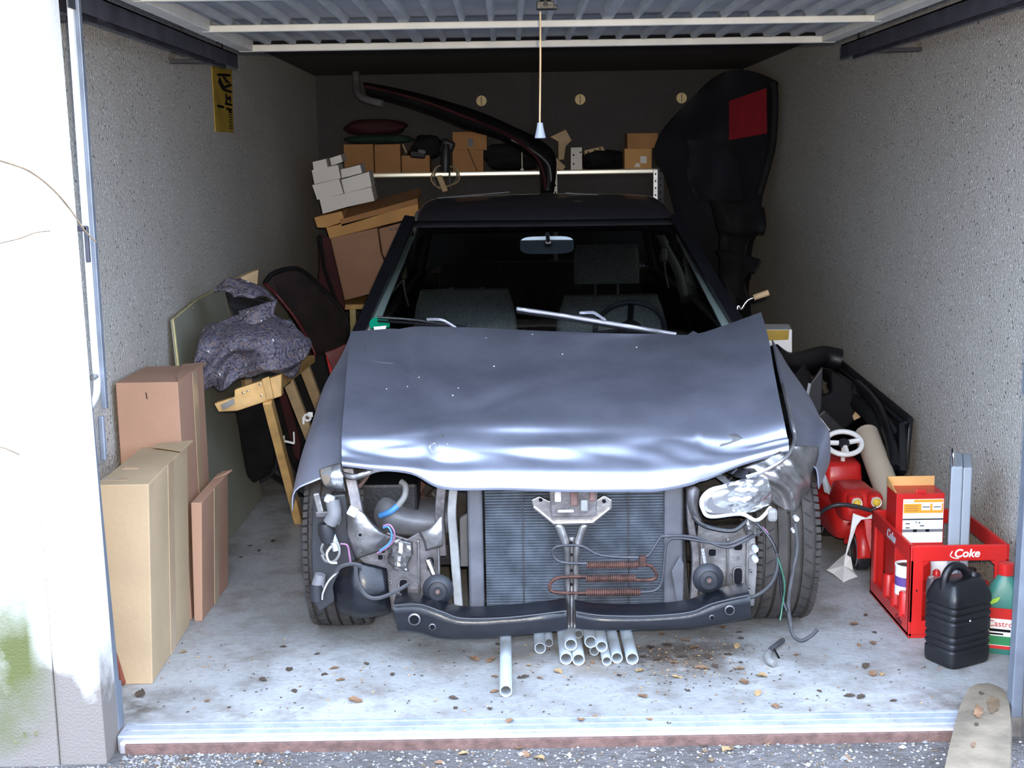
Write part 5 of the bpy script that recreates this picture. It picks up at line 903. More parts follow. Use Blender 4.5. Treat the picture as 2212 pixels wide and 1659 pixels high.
tag(cloth([[(1545,540,3.4),(1590,545,3.3),(1640,560,3.1)], [(1560,570,3.3),(1600,572,3.2),(1635,585,3.1)], [(1565,620,3.2),(1600,630,3.1),(1615,600,3.1)], [(1575,700,3.2),(1610,700,3.1),(1622,690,3.0)], [(1585,1000,3.2),(1620,1006,3.1),(1640,1012,3.0)]], 'black_matt', 'black_sheet', None, .03, .04, seed=4), 'black sheet hanging lowest beside the right windscreen pillar', 'sheet')
# ------------------------------------------------------------------ right side: rod, box, black panels, tube
ch = thing('bent_rod', V((1.12, 2.3, 0)), 'chrome bent rod with a beige grip rising behind the torn bonnet corner', 'rod')
MB().tube(smooth_path([V((1.02, 2.3, 0)), P(1592, 700, 2.3), P(1602, 668, 2.3), P(1612, 652, 2.3), P(1622, 645, 2.3), P(1634, 642, 2.3)], 6), .006, 8).build('rod_shaft', 'chrome', ch, 60); MB().tube([P(1628, 643, 2.29), P(1660, 632, 2.29)], .013, 12).build('grip', 'wood_pale', ch, 60)
wbx = thing('white_carton', P(1690, 760, 2.5), 'white box with a yellow label on the black panels behind the bonnet', 'box')
a, b_ = P(1650, 712, 2.4), P(1712, 762, 2.4); MB().prism([P(x, y, 2.4) for x, y in ((1650, 712), (1711, 712), (1711, 764), (1650, 756))], (.03, .2, 0)).build('box_body', 'white_plastic', wbx, bevel=.003); MB().prism([P(x, y, 2.398) for x, y in ((1650, 713), (1705, 713), (1703, 734), (1650, 736))], (0, .002, 0)).build('label_patch', 'sign_yellow', wbx)
bpn = thing('door_panel', V((1.5, 2.5, 0)), 'black plastic car front panel leaning along the right wall behind the toy tractor', 'car panel')
XW = XR-.05
T0, T1 = PX(1803, 772, XW), PX(1965, 905, XW-.0); 
def onw(px, py, dx=0): return PX(px, py, XW-dx)
MB().prism([onw(1803, 772), onw(1966, 906), onw(1962, 925, .01), onw(1956, 1012, .03), V((XW-.08, 1.95, 0)), V((XW-.08, 3.1, 0)), onw(1798, 820, .03)], (.014, 0, .0)).build('panel_back', 'black_plastic', bpn, bevel=.004)
MB().tube([onw(1802, 772, .012), onw(1967, 908, .012)], .014, 6).build('top_rail', 'black_matt', bpn); MB().tube([onw(1800, 782, .02), onw(1955, 915, .02)], .010, 6).build('top_groove', 'grey_dark', bpn)
MB().tube([onw(1948, 918, .03), onw(1948, 1020, .06)], .02, 6).build('end_rib', 'black_plastic', bpn)
for pts, w, m_ in (([(1850,830,.06),(1880,860,.07),(1905,900,.08),(1925,960,.09),(1932,1010,.1)], .022, 'black_plastic'), ([(1800,830,.08),(1850,870,.09),(1880,900,.1),(1900,940,.1)], .03, 'black_matt'), ([(1762,800,.1),(1800,815,.1),(1850,850,.08)], .03, 'black_plastic'), ([(1850,865,.07),(1890,880,.07),(1930,930,.06)], .016, 'grey_dark')): MB().tube(smooth_path([onw(*q) for q in pts], 5), w, 8).build('panel_rib', m_, bpn, 60)
MB().prism([P(x, y, 2.2) for x, y in ((1760, 862), (1798, 850), (1796, 800), (1840, 830), (1850, 905), (1820, 935), (1788, 925))], (0, .05, 0)).build('panel_web', 'black_matt', bpn, bevel=.01)
MB().prism([P(x, y, 2.18) for x, y in ((1842, 900), (1850, 886), (1866, 888), (1858, 902), (1845, 908))], (0, .01, 0)).build('clip_tab', 'wood_pale', bpn)
ls = thing('black_trim', V((1.2, 2.6, 0)), 'black car trim parts heaped behind the dented wing', 'car trim')
MB().tube(smooth_path([P(1668, 765, 2.3), P(1700, 785, 2.35), P(1740, 780, 2.5), P(1775, 770, 2.6), P(1815, 778, 2.6)], 6), .05, 8).build('trim_roll', 'black_plastic', ls, 60); MB().prism([P(x, y, 2.35) for x, y in ((1670, 765), (1735, 775), (1760, 830), (1740, 890), (1690, 850))], (0, .2, 0)).build('trim_plate', 'black_matt', ls, bevel=.02)
MB().prism([P(x, y, 2.35) for x, y in ((1700, 840), (1780, 840), (1780, 950), (1730, 980))], (0, .15, 0)).build('trim_plate', 'black_matt', ls, bevel=.01)
MB().lim(1.02, 1.3, 2.3, 2.6, 0, .3).build('trim_base', 'black_matt', ls, bevel=.03)
MB().prism([P(x, y, 2.1) for x, y in ((1743, 868), (1752, 826), (1778, 792), (1776, 880), (1762, 928), (1742, 905))], (0, .02, 0)).build('trim_strip', 'grey_dark', ls, bevel=.005); MB().tube([P(1749, 828, 2.09), P(1740, 872, 2.09)], .007, 6).build('trim_edge', 'pvc_grey', ls)
MB().prism([P(x, y, 2.05) for x, y in ((1768, 898), (1782, 886), (1822, 925), (1812, 935), (1796, 934))], (0, .03, 0)).build('trim_strip', 'grey_dark', ls, bevel=.005); MB().tube([P(1770, 902, 2.04), P(1792, 930, 2.04)], .004, 5).build('trim_edge', 'white_plastic', ls)
ct = thing('cardboard_tube', FL(1945, 1130), 'beige cardboard tube leaning between toy tractor and right wall', 'tube')
a, b_ = P(1872, 938, 1.83), P(1925, 1082, 1.46); dirn = (b_-a).normalized(); e = b_+dirn*(b_.z/max(.1, -dirn.z)-.02)
MB().tube([a, e], .048, 20).build('tube_wall', mat('tube_paper', (.47, .40, .31), .8, 0, .06, 6), ct, 50)
MB().lathe([(.0001, .0), (.040, .0), (.041, -.01)], a-dirn*.002, dirn, 20).build('tube_bore', 'ink', ct)
# ------------------------------------------------------------------ red ride-on toy tractor
tx, ty0 = 1.29, 1.62
ty = thing('toy_tractor', V((tx, ty0, 0)), 'red plastic ride-on toy tractor with a white steering wheel', 'toy tractor')
def superbox(c, s, e=.35, n=24, m=9, taper=1.0, bottom=1.0):
    c = V(c); g = []
    for i in range(m):
        th = -math.pi/2+math.pi*i/(m-1); cz = math.copysign(abs(math.sin(th))**e, math.sin(th)); cr_ = abs(math.cos(th))**e
        f = bottom+(taper-bottom)*(cz+1)/2; r = []
        for j in range(n):
            a = 2*math.pi*j/n; x, y = math.cos(a), math.sin(a)
            r.append(c+V((s[0]/2*cr_*f*math.copysign(abs(x)**e, x), s[1]/2*cr_*f*math.copysign(abs(y)**e, y), s[2]/2*cz)))
        g.append(r)
    return MB().grid(g, 0, True)
hc_ = P(1822, 1030, 1.68)
superbox((hc_.x, 1.80, hc_.z-.01), (.165, .28, .14), .35, taper=.93).build('scuttle', 'red_plastic', ty, 60)
superbox((hc_.x+.01, 1.72, hc_.z-.12), (.22, .62, .13), .3).build('chassis', 'red_plastic', ty, 60)
nc = P(1868, 1100, 1.35); superbox((nc.x-.01, 1.47, nc.z+.005), (.15, .26, .12), .4, taper=.85).build('tractor_nose', 'red_plastic', ty, 60)
for px, py in ((1850, 1086), (1892, 1084)):
    c = P(px, py, 1.34); superbox(c+V((0, .05, .0)), (.062, .12, .06), .6).build('lamp_pod', 'red_plastic', ty, 60)
    lz = MB().lathe([(.018, -.004), (.020, .004), (.0001, .004)], c+V((0, -.012, 0)), (0, 1, 0), 18).build('lamp_ring', 'white_plastic', ty, 40); MB().lathe([(.0001, -.010), (.010, -.008), (.015, 0)], c+V((0, -.010, 0)), (0, 1, 0), 16).build('lamp_lens', 'yellow_lamp', lz, 40)
# front mudguard over the wheel and white fork plate
for wx, wy, R, w in ((1.262, 1.36, .068, .05), (1.245, 1.80, .072, .05), (1.37, 1.36, .068, .05), (1.38, 1.80, .072, .05)):
    c = V((wx, wy, R)); wh = MB().lathe([(R*.5, -w/2), (R*.85, -w/2), (R, -w*.35), (R, w*.35), (R*.85, w/2), (R*.5, w/2)], c, (1, 0, 0), 28).build('wheel', 'grey_dark', ty, 40); wh.name = 'wheel'
    MB().lathe([(.0001, -w*.35), (R*.3, -w*.42), (R*.52, -w*.3), (R*.52, w*.3), (R*.3, w*.42), (.0001, w*.35)], c, (1, 0, 0), 20).build('wheel_hub', 'red_dark', wh, 40); MB().tube([c+V((0, R*.78*math.cos(a), R*.78*math.sin(a)))+V((-w/2, 0, 0)) for a in [2*math.pi*k/24 for k in range(24)]], .004, 5, True).build('wheel_rib', 'dusty_grey', wh)
mg = refine([[V((1.225+.0*k, 1.36+.095*math.cos(a), .075+.095*math.sin(a))) for a in [math.pi*1.02-k_*math.pi*1.04/6 for k_ in range(7)]] for k in (0,)]+[[V((1.33, 1.36+.095*math.cos(a), .08+.10*math.sin(a))) for a in [math.pi*1.02-k_*math.pi*1.04/6 for k_ in range(7)]]], 3, 4); MB().grid(mg).build('mudguard', 'red_plastic', ty, 60, solid=.008)
MB().prism([P(*q) for q in ((1862,1118,1.28),(1886,1125,1.27),(1893,1170,1.25),(1894,1240,1.23),(1880,1215,1.25),(1866,1160,1.27))], (.09, .03, 0)).build('front_skirt', 'red_plastic', ty, bevel=.01)
MB().prism([P(*q) for q in ((1842,1108,1.30),(1870,1118,1.29),(1890,1106,1.28),(1895,1100,1.28),(1895,1128,1.28),(1882,1120,1.28),(1860,1122,1.29),(1850,1135,1.30),(1838,1170,1.31),(1828,1200,1.31),(1826,1196,1.31),(1836,1150,1.30))], (0, -.006, 0)).build('fork_plate', 'white_plastic', ty, bevel=.002)
MB().prism([P(*q) for q in ((1774,1030,1.64),(1782,1022,1.64),(1795,1056,1.6),(1792,1068,1.6),(1780,1062,1.62))], (0, -.003, 0)).build('side_decal', 'pvc_grey', ty)
swc = P(1823, 957, 1.70); ax = V((-.05, -.55, .83)).normalized(); ux = V((1, 0, .06)).normalized(); uy = ax.cross(ux).normalized(); ux = uy.cross(ax)
so = MB().tube([swc+ux*(.068*math.cos(2*math.pi*k/32))+uy*(.062*math.sin(2*math.pi*k/32)) for k in range(32)], .0105, 8, True).build('toy_steering_wheel', 'white_plastic', ty, 60)
MB().lathe([(.0001, .008), (.02, .006), (.024, -.004), (.0001, -.006)], swc, ax, 18).build('wheel_boss', 'grey_dark', so, 40)
for a in (.15, math.pi-.15, -math.pi/2): MB().tube([swc+(ux*math.cos(a)+uy*math.sin(a))*.02, swc+(ux*math.cos(a)+uy*math.sin(a))*.068], .010, 6).build('wheel_spoke', 'white_plastic', so)
MB().tube([swc-ax*.004, swc-V((0, 0, .075))+V((.0, .01, 0))], .009, 8).build('steering_column', 'white_plastic', so, 60)
cbl = MB().tube(smooth_path([P(1772, 1108, 1.28), P(1790, 1096, 1.26), P(1815, 1090, 1.25), P(1850, 1094, 1.25), P(1880, 1102, 1.25), P(1893, 1097, 1.25)], 6)+[], .0075, 8)
tag(cbl.build('black_cable', 'grey_dark', None, 60), 'black cable draped over the front of the toy tractor', 'cable')
# crumpled white paper on the floor
pp0 = [FL(1786, 1232, .006), FL(1800, 1240, .004), FL(1822, 1258, .004), FL(1835, 1252, .004), FL(1852, 1246, .004), FL(1842, 1232, .012), P(1838, 1205, FL(1838, 1240).y+.02), P(1826, 1196, FL(1838, 1240).y+.03), P(1808, 1212, FL(1808, 1230).y+.02)]
cc = sum(pp0, V((0, 0, 0)))/len(pp0)+V((0, 0, .012)); m_ = MB(); n = len(pp0); m_.add(pp0+[cc], [(i, (i+1) % n, n) for i in range(n)])
tag(m_.build('paper_scrap', 'card_white', None, solid=.003), 'crumpled white paper scrap on the floor by the toy wheel', 'paper')
# ------------------------------------------------------------------ red bottle crate
CY0, CY1 = .655, 1.09; cx0 = FL(1966, 1385).x; cx1 = cx0+.305; czt = P(1965, 1180, CY0).z
cr8 = thing('bottle_crate', V(((cx0+cx1)/2, (CY0+CY1)/2, 0)), 'red plastic drinks crate with white lettering near the right wall', 'crate')
w_ = .012
def cbox(x0, x1, y0, y1, z0, z1, nm='crate_wall'): return MB().lim(x0, x1, y0, y1, z0, z1).build(nm, 'red_plastic', cr8, bevel=.003)
cbox(cx0, cx1, CY0, CY1, .004, .018, 'crate_floor')
for y in (CY0, CY1-w_):
    cbox(cx0, cx1, y, y+w_, czt-.05, czt, 'rim'); cbox(cx0, cx1, y, y+w_, .0, .055, 'base_band')
    for x0, x1 in ((cx0, cx0+.042), (cx1-.042, cx1)): cbox(x0, x1, y, y+w_, .05, czt-.045, 'corner_post')
for x in (cx0, cx1-w_):
    cbox(x, x+w_, CY0, CY1, czt-.05, czt, 'rim'); cbox(x, x+w_, CY0, CY1, .0, .055, 'base_band')
    for y0, y1 in ((CY0, CY0+.04), (CY1-.04, CY1)): cbox(x, x+w_, y0, y1, .05, czt-.045, 'corner_post')
    for k in range(3):
        yy = CY0+.085+.09*k; MB().lathe([(.02, 0), (.02, .075), (.016, .08), (.0001, .08)], (x+w_/2+(.008 if x == cx0 else -.008), yy, .045), (0, 0, 1), 12).build('bottle_guide', 'red_plastic', cr8, 40)
for k in range(1, 3): cbox(cx0+.02, cx1-.02, CY0+.145*k-.003, CY0+.145*k+.003, .018, .10, 'divider')
cbox((cx0+cx1)/2-.003, (cx0+cx1)/2+.003, CY0+.02, CY1-.02, .018, .10, 'divider')
# window corners of the front panel
for xx, sg in ((cx0+.042, 1), (cx1-.042, -1)): MB().prism([V((xx, CY0, czt-.05)), V((xx+sg*.016, CY0, czt-.05)), V((xx, CY0, czt-.066))], (0, w_, 0)).build('corner_web', 'red_plastic', cr8)
textmesh('Coke', .036, frame4((cx0+.172, CY0-.0008, czt-.026), (1, 0, 0), (0, -1, 0)), 'lettering', 'white_plastic', cr8, .0012, .2, .0006)
MB().tube(smooth_path([V((cx0+.128, CY0-.001, czt-.018)), V((cx0+.122, CY0-.001, czt-.032)), V((cx0+.134, CY0-.001, czt-.040)), V((cx0+.148, CY0-.001, czt-.041))], 5), .0016, 5).build('lettering_swash', 'white_plastic', cr8)
textmesh('Coke', .042, frame4((cx0-.0008, CY0+.21, czt-.028), (0, -1, 0), (-1, 0, 0)), 'lettering', 'pvc_grey', cr8, .0005, .25, .0008); textmesh('Coke', .03, frame4((cx0-.0008, CY0+.10, .028), (0, -1, 0), (-1, 0, 0)), 'lettering', 'red_dark', cr8, .0005, .25, .0005)
MB().lathe([(.0001, -.001), (.003, -.001), (.003, .001)], (cx0+.022, CY0, .155), (0, 1, 0), 8).build('hole', 'ink', cr8)
# red carton with printed label in the crate
bx0, bx1 = P(1937, 1075, .90).x, P(2041, 1075, .90).x; yb0 = .90; zt0 = P(1990, 1066, yb0).z
rx = thing('product_box', V(((bx0+bx1)/2, yb0+.05, .12)), 'red and white printed carton with raised brown lid standing in the crate', 'box')
MB().lim(bx0, bx1, yb0, yb0+.11, .104, zt0).build('box_body', 'red_plastic', rx, bevel=.002)
lz0 = P(1990, 1028, yb0+.11).z
MB().lim(bx0, bx1, yb0+.108, yb0+.112, zt0-.01, lz0).build('lid_flap', 'cardboard_orange', rx); MB().prism([V((bx0, yb0+.11, zt0)), V((bx0, yb0+.11, zt0+.032)), V((bx0, yb0+.01, zt0))], (.003, 0, 0)).build('side_flap', 'cardboard_orange', rx); MB().lim((bx0+bx1)/2-.018, (bx0+bx1)/2+.018, yb0-.004, yb0+.004, zt0-.002, zt0+.014).build('tuck_tab', 'red_plastic', rx, bevel=.004)
W_ = bx1-bx0; zz0 = P(1990, 1165, yb0).z
def prn(u0, u1, y0, y1, mt, nm='print_panel', off=.0006):
    za, zb = P(1990, y0, yb0).z, P(1990, y1, yb0).z; MB().lim(bx0+W_*u0, bx0+W_*u1, yb0-off, yb0-off+.0005, zb, za).build(nm, mt, rx)
prn(.14, .98, 1078, 1172, 'white_plastic'); prn(.15, .97, 1088, 1108, 'orange_print', off=.0012); prn(.52, .70, 1088, 1102, 'white_plastic', off=.0018); prn(.75, .94, 1088, 1102, 'white_plastic', off=.0018)
prn(.15, .97, 1079, 1085, 'orange_print', off=.0012); prn(.16, .36, 1080, 1084, 'white_plastic', off=.0018); prn(.14, .98, 1120, 1123, 'grey_dark', off=.0012); prn(.14, .98, 1143, 1149, 'dusty_grey', off=.0012)
for u in (.36, .62): prn(u, u+.08, 1143, 1149, 'ink', off=.0018)
for u, y in ((.54, 1094), (.77, 1094)): prn(u, u+.15, y, y+2, 'rail_dark', 'print_line', .0022)
for k in range(3): prn(.18, .45, 1092+5*k, 1093+5*k, 'rust', 'print_line', .0018)
for u, y in ((.20, 1129), (.20, 1138), (.50, 1134)): prn(u, u+.09, y, y+3, 'dusty_grey', 'print_line', .0018)
textmesh('T-4', .012, frame4((bx0+W_*.45, yb0-.0018, P(1990, 1129, yb0).z), (1, 0, 0), (0, -1, 0)), 'print_lettering', 'ink', rx)
# grey carrying case
g0, g1 = P(2053, 990, .74), P(2094, 1168, .74); gx0, gx1 = P(2052, 1080, .74).x, P(2098, 1080, .74).x
gc = thing('tool_case', V(((gx0+gx1)/2, .80, .12)), 'grey plastic carrying case standing upright in the crate', 'case')
zg = g0.z-.028
def cse(x0, x1, y0, y1, z0, z1):   # turned with the line of sight so that its narrow side shows
    k = .33*(y1-y0); return [V((x0, y0, z0)), V((x1, y0, z0)), V((x1+k, y1, z0)), V((x0+k, y1, z0)), V((x0, y0, z1)), V((x1, y0, z1)), V((x1+k, y1, z1)), V((x0+k, y1, z1))]
gm = gx0+(gx1-gx0)*.56
MB().hexa(cse(gx0, gm, .74, .94, .104, zg)).build('case_half', 'grey_plastic', gc, bevel=.005, seg=3); MB().hexa(cse(gm+.001, gx1, .741, .94, .104, zg-.003)).build('case_half', 'grey_plastic', gc, bevel=.005, seg=3)
MB().tube(smooth_path([V((gx0+.014, .75, zg-.004)), V((gx0+.008, .75, zg+.042)), V((gx0+.022, .79, zg+.044)), V((gx0+.03, .79, zg-.004))], 5), .005, 8).build('case_handle', 'chrome', gc, 60)
# paint tin, spray can, grey can inside the crate
a = P(1947, 1170, .80); pt = thing('paint_tin', V((a.x+.02, .80, .10)), 'small paint tin with a drippy label in the crate corner', 'tin'); px_ = a.x+.015
MB().lathe([(.0001, .0), (.036, 0), (.036, .09), (.038, .092), (.038, .098), (.034, .098), (.033, .09), (.0001, .09)], (px_, .78, .105), (0, 0, 1), 24).build('tin_body', 'white_plastic', pt, 40); MB().lathe([(.034, .0915), (.0001, .093)], (px_, .78, .105), (0, 0, 1), 24).build('tin_lid', 'rust_pipe', pt); MB().lathe([(.0365, .03), (.0365, .06)], (px_, .78, .105), (0, 0, 1), 24).build('tin_label', 'wire_pink', pt, 40)
bpy.data.objects['tin_label'].data.materials[0] = mat('label_violet', (.10, .05, .22), .5, 0, .1, 20)
a = P(2025, 1250, .74); sc9 = thing('spray_can', V((a.x, .75, .02)), 'spray can with a red nozzle and white lid behind the black canister', 'spray can')
MB().lathe([(.0001, 0), (.031, 0), (.031, .13), (.026, .145), (.014, .152), (.0001, .152)], (a.x, .75, .02), (0, 0, 1), 20).build('can_body', 'steel', sc9, 40); MB().lathe([(.012, .15), (.012, .165), (.006, .172), (.0001, .172)], (a.x, .75, .02), (0, 0, 1), 12).build('nozzle', 'red_plastic', sc9, 40)
a = P(2040, 1222, .80); wl_ = thing('white_lid_can', V((a.x, .83, .02)), 'can with a round white lid inside the crate', 'can'); MB().lathe([(.0001, 0), (.033, 0), (.033, .16), (.034, .165), (.034, .185), (.03, .195), (.0001, .195)], (a.x, .83, .02), (0, 0, 1), 20).build('can_body', 'white_plastic', wl_, 40); MB().lathe([(.0335, .02), (.0335, .12)], (a.x, .83, .02), (0, 0, 1), 20).build('can_wrap', 'dusty_grey', wl_, 40)
a = P(2098, 1240, .71); gb = thing('grey_bottle', V((a.x, .71, .02)), 'dark grey plastic bottle in the crate behind the canister handle', 'bottle'); superbox((a.x, .712, .105), (.085, .065, .165), .45, taper=.9).build('bottle_body', 'grey_dark', gb, 60); MB().lathe([(.0001, 0), (.016, 0), (.016, .02), (.0001, .022)], (a.x, .712, .186), (0, 0, 1), 14).build('bottle_cap', 'black_plastic', gb, 40)
# black jerry can
jc = thing('canister', V((1.31, .47, 0)), 'black ribbed plastic fuel canister standing before the red crate', 'canister')
ja = math.radians(28); Rz = Matrix.Rotation(ja, 3, 'Z'); jcen = V((1.312, .475, 0)); jw, jd, jh = .165, .125, .205
def jp(x, y, z): return jcen+Rz @ V((x, y, z*1.2))
def jring(w, d, z, n=32, e=.32): return [jp(w/2*math.copysign(abs(math.cos(a))**e, math.cos(a)), d/2*math.copysign(abs(math.sin(a))**e, math.sin(a)), z) for a in [2*math.pi*k/n for k in range(n)]]
rings = [jring(.9*jw, .9*jd, .0), jring(jw*.98, jd*.98, .006), jring(jw, jd, .015), jring(jw, jd, .04)]
z = .04
for k in range(3): rings += [jring(jw, jd, z), jring(jw-.007, jd-.007, z+.004), jring(jw-.007, jd-.007, z+.007), jring(jw, jd, z+.011)]; z += .017
rings += [jring(jw, jd, .10)]
z = .112
for k in range(3): rings += [jring(jw, jd, z), jring(jw-.007, jd-.007, z+.004), jring(jw-.007, jd-.007, z+.007), jring(jw, jd, z+.011)]; z += .017
rings += [jring(jw, jd, .168), jring(jw*.97, jd*.97, .178), jring(jw*.82, jd*.75, .205), jring(jw*.7, jd*.55, .212)]
m_ = MB().grid(rings, 0, True); m_.add(rings[0], [tuple(range(32))]); m_.add(rings[-1], [tuple(range(32))]); m_.build('canister_body', 'black_plastic', jc, 35)
MB().tube(smooth_path([jp(-.062, 0, .185), jp(-.058, 0, .225), jp(-.03, 0, .245), jp(.01, 0, .236), jp(.035, 0, .208)], 6), .0125, 10).build('handle', 'black_plastic', jc, 60)
MB().lathe([(.0001, 0), (.021, 0), (.021, .024), (.017, .03), (.0001, .03)], jp(.052, -.0, .195), Rz @ V((.35, 0, 1)), 18).build('screw_cap', 'black_plastic', jc, 40)
MB().lathe([(.0001, .002), (.003, .001), (.003, 0)], jp(-.02, -jd/2-.001, .12), Rz @ V((0, -1, 0)), 8).build('dust_spot', 'white_plastic', jc)
# oil bottle half behind the right jamb
ob = thing('oil_bottle', V((1.46, .53, 0)), 'green motor oil bottle with a red and white label at the right jamb', 'bottle')
oc = V((1.475, .545, 0)); Ro = Matrix.Rotation(math.radians(-20), 3, 'Z')
def op(x, y, z): return oc+Ro @ V((x, y, z))
def oring(w, d, z, e=.4, dx=0, n=28): return [op(dx+w/2*math.copysign(abs(math.cos(a))**e, math.cos(a)), d/2*math.copysign(abs(math.sin(a))**e, math.sin(a)), z) for a in [2*math.pi*k/n for k in range(n)]]
rg9 = [oring(.11, .075, .0), oring(.118, .08, .008), oring(.118, .08, .15), oring(.11, .075, .175), oring(.075, .06, .21, .6), oring(.045, .045, .235, .8), oring(.036, .036, .245, 1)]
m_ = MB().grid(rg9, 0, True); m_.add(rg9[0], [tuple(range(28))]); m_.add(rg9[-1], [tuple(range(28))]); m_.build('bottle_body', 'green_plastic', ob, 40)
MB().lathe([(.0001, 0), (.023, 0), (.023, .035), (.0001, .038)], op(0, 0, .24), (0, 0, 1), 18).build('bottle_cap', 'red_plastic', ob, 40)
def olab(x0, x1, z0, z1, mt, off, nm='bottle_label'): MB().hexa([op(x0, -.0405-off, z0), op(x1, -.0405-off, z0), op(x1, -.038, z0), op(x0, -.038, z0), op(x0, -.0405-off, z1), op(x1, -.0405-off, z1), op(x1, -.038, z1), op(x0, -.038, z1)]).build(nm, mt, ob)
olab(-.05, .05, .018, .145, 'white_plastic', .0004); olab(-.05, .05, .112, .145, 'red_plastic', .001); olab(-.05, .05, .03, .058, 'green_print', .001); olab(-.05, .05, .018, .028, 'red_plastic', .001)
textmesh('Castrol', .026, frame4(op(-.006, -.0425, .096), Ro @ V((1, 0, 0)), Ro @ V((0, -1, 0))), 'lettering', 'red_plastic', ob)
olab(-.04, .02, .072, .08, 'ink', .0012, 'print_line'); olab(-.04, .0, .062, .067, 'ink', .0012, 'print_line')
MB().prism([op(-.045, -.0412, .15), op(-.02, -.0405, .165), op(-.012, -.039, .18), op(-.035, -.04, .17)], Ro @ V((0, -.001, 0))).build('bottle_print', 'lime', ob)
# ------------------------------------------------------------------ plastic pipes under the car
pipes = [(1093,1495,13,0,'longest grey pipe, lying alone nearest the door'), (1167,1402,12,0,'grey pipe at the left of the bundle under the car'), (1186,1390,9,0,'thin grey pipe beside the leftmost pipe of the bundle'), (1223,1425,13,0,'left one of the two touching front pipes'), (1250,1427,13,0,'right one of the two touching front pipes'), (1233,1393,13,1,'grey pipe resting on the two touching front pipes'),
         (1250,1370,9,1,'grey pipe whose end peeks out behind the cross member'), (1276,1387,13,1,'upper grey pipe in the middle of the bundle'), (1284,1408,10,0,'thin pipe below the middle pipes'), (1300,1397,12,1,'upper pipe right of the middle of the bundle'), (1311,1430,10,0,'thin pipe lying between the middle and the right pipes'), (1333,1423,12,0,'second grey pipe from the right'), (1366,1425,13,0,'rightmost grey pipe of the bundle')]
for px, py, r_, lvl, lab in pipes:
    b0 = FL(px, py+r_*.9) if not lvl else None
    if lvl: zc = .056 if r_ > 10 else .05; c = FL(px, py, zc)
    else:
        rr = r_*.00142; c = V((b0.x, b0.y, rr+.0005))
    rr = r_*.00142*(c.y+3.5)/3.9
    if not lvl: c.z = rr+.0005
    L_ = 1.9 if py > 1480 else 1.6; slope = V((.0 if px > 1100 else -.004, 1, 0)).normalized()
    t_ = thing('plastic_pipe', c, lab, 'pipe', 'grey plastic pipes under the car')
    MB().lathe([(rr*.84, .001), (rr*.97, -.0), (rr, .002), (rr, L_), (rr*.84, L_), (rr*.84, .001)], c, slope, 20).build('pipe_wall', 'pvc_grey', t_, 40)
# ------------------------------------------------------------------ hose piece on the floor
hs = thing('hose_elbow', FL(1675, 1420), 'small grey-black hose elbow lying on the floor before the right tyre', 'hose')
MB().tube(smooth_path([FL(1691, 1383, .012), FL(1678, 1393, .014), FL(1666, 1402, .013), FL(1660, 1412, .012)], 5), .008, 10).build('hose_end', 'grey_rubber', hs, 60); MB().tube(smooth_path([FL(1660, 1410, .013), FL(1658, 1418, .014), FL(1663, 1428, .013), FL(1674, 1434, .012)], 5), .0115, 10).build('hose_sleeve', 'hose_grey', hs, 60); MB().tube([FL(1672, 1402, .012), FL(1683, 1421, .004)], .003, 6).build('wire_tail', 'ink', hs)
# ------------------------------------------------------------------ weathered plank at the right of the entrance
k0, k1 = V((1.31, .21, .012)), V((1.03, -.46, GZ+.055)); dk_ = (k1-k0).normalized(); sd = V((0, 0, 1)).cross(dk_).normalized(); nrm = dk_.cross(sd)
L_ = (k1-k0).length; oc9 = []
for t_, hw in ((0, .014), (.02, .034), (.06, .048), (.13, .058), (.3, .068), (.6, .074), (.85, .076), (1.0, .076)): oc9.append((k0+dk_*(L_*t_), hw))
m_ = MB(); g = [[c-sd*hw+nrm*0, c-sd*(hw-.004)+nrm*.022, c+nrm*.024, c+sd*(hw-.004)+nrm*.022, c+sd*hw, c-nrm*.0] for c, hw in [(c-V((0, 0, 0)), hw) for c, hw in oc9]]
for r in g:
    if nrm.z < 0:
        for i in (1, 2, 3): r[i] = r[i]-nrm*.045
m_.grid(refine(g, 3, 1), 0, True); m_.add(g[-1], [tuple(range(6))]); pk = thing('old_plank', (k0+k1)/2, 'weathered rounded wooden plank lying across the sill at the right', 'plank'); m_.build('plank_body', 'old_plank', pk, 50)
up_ = nrm if nrm.z > 0 else -nrm
for c_, a_, b_, m2 in ((.12, .012, .006, 'leaf_dark'), (.22, .06, .018, 'bark'), (.30, .05, .012, 'leaf_brown'), (.42, .012, .005, 'leaf_dark'), (.6, .02, .004, 'leaf_brown')):
    q = k0+dk_*(L_*c_)+up_*.0255+sd*(.02 if m2 == 'bark' else -.015)*(-1 if sd.x > 0 else 1)*-1; MB().prism([q+(dk_*(a_*math.cos(t_))+sd*(b_*math.sin(t_)))*random.uniform(.65, 1.15) for t_ in [2*math.pi*k/18 for k in range(18)]], up_*.0012).build('bark_patch', m2, pk)
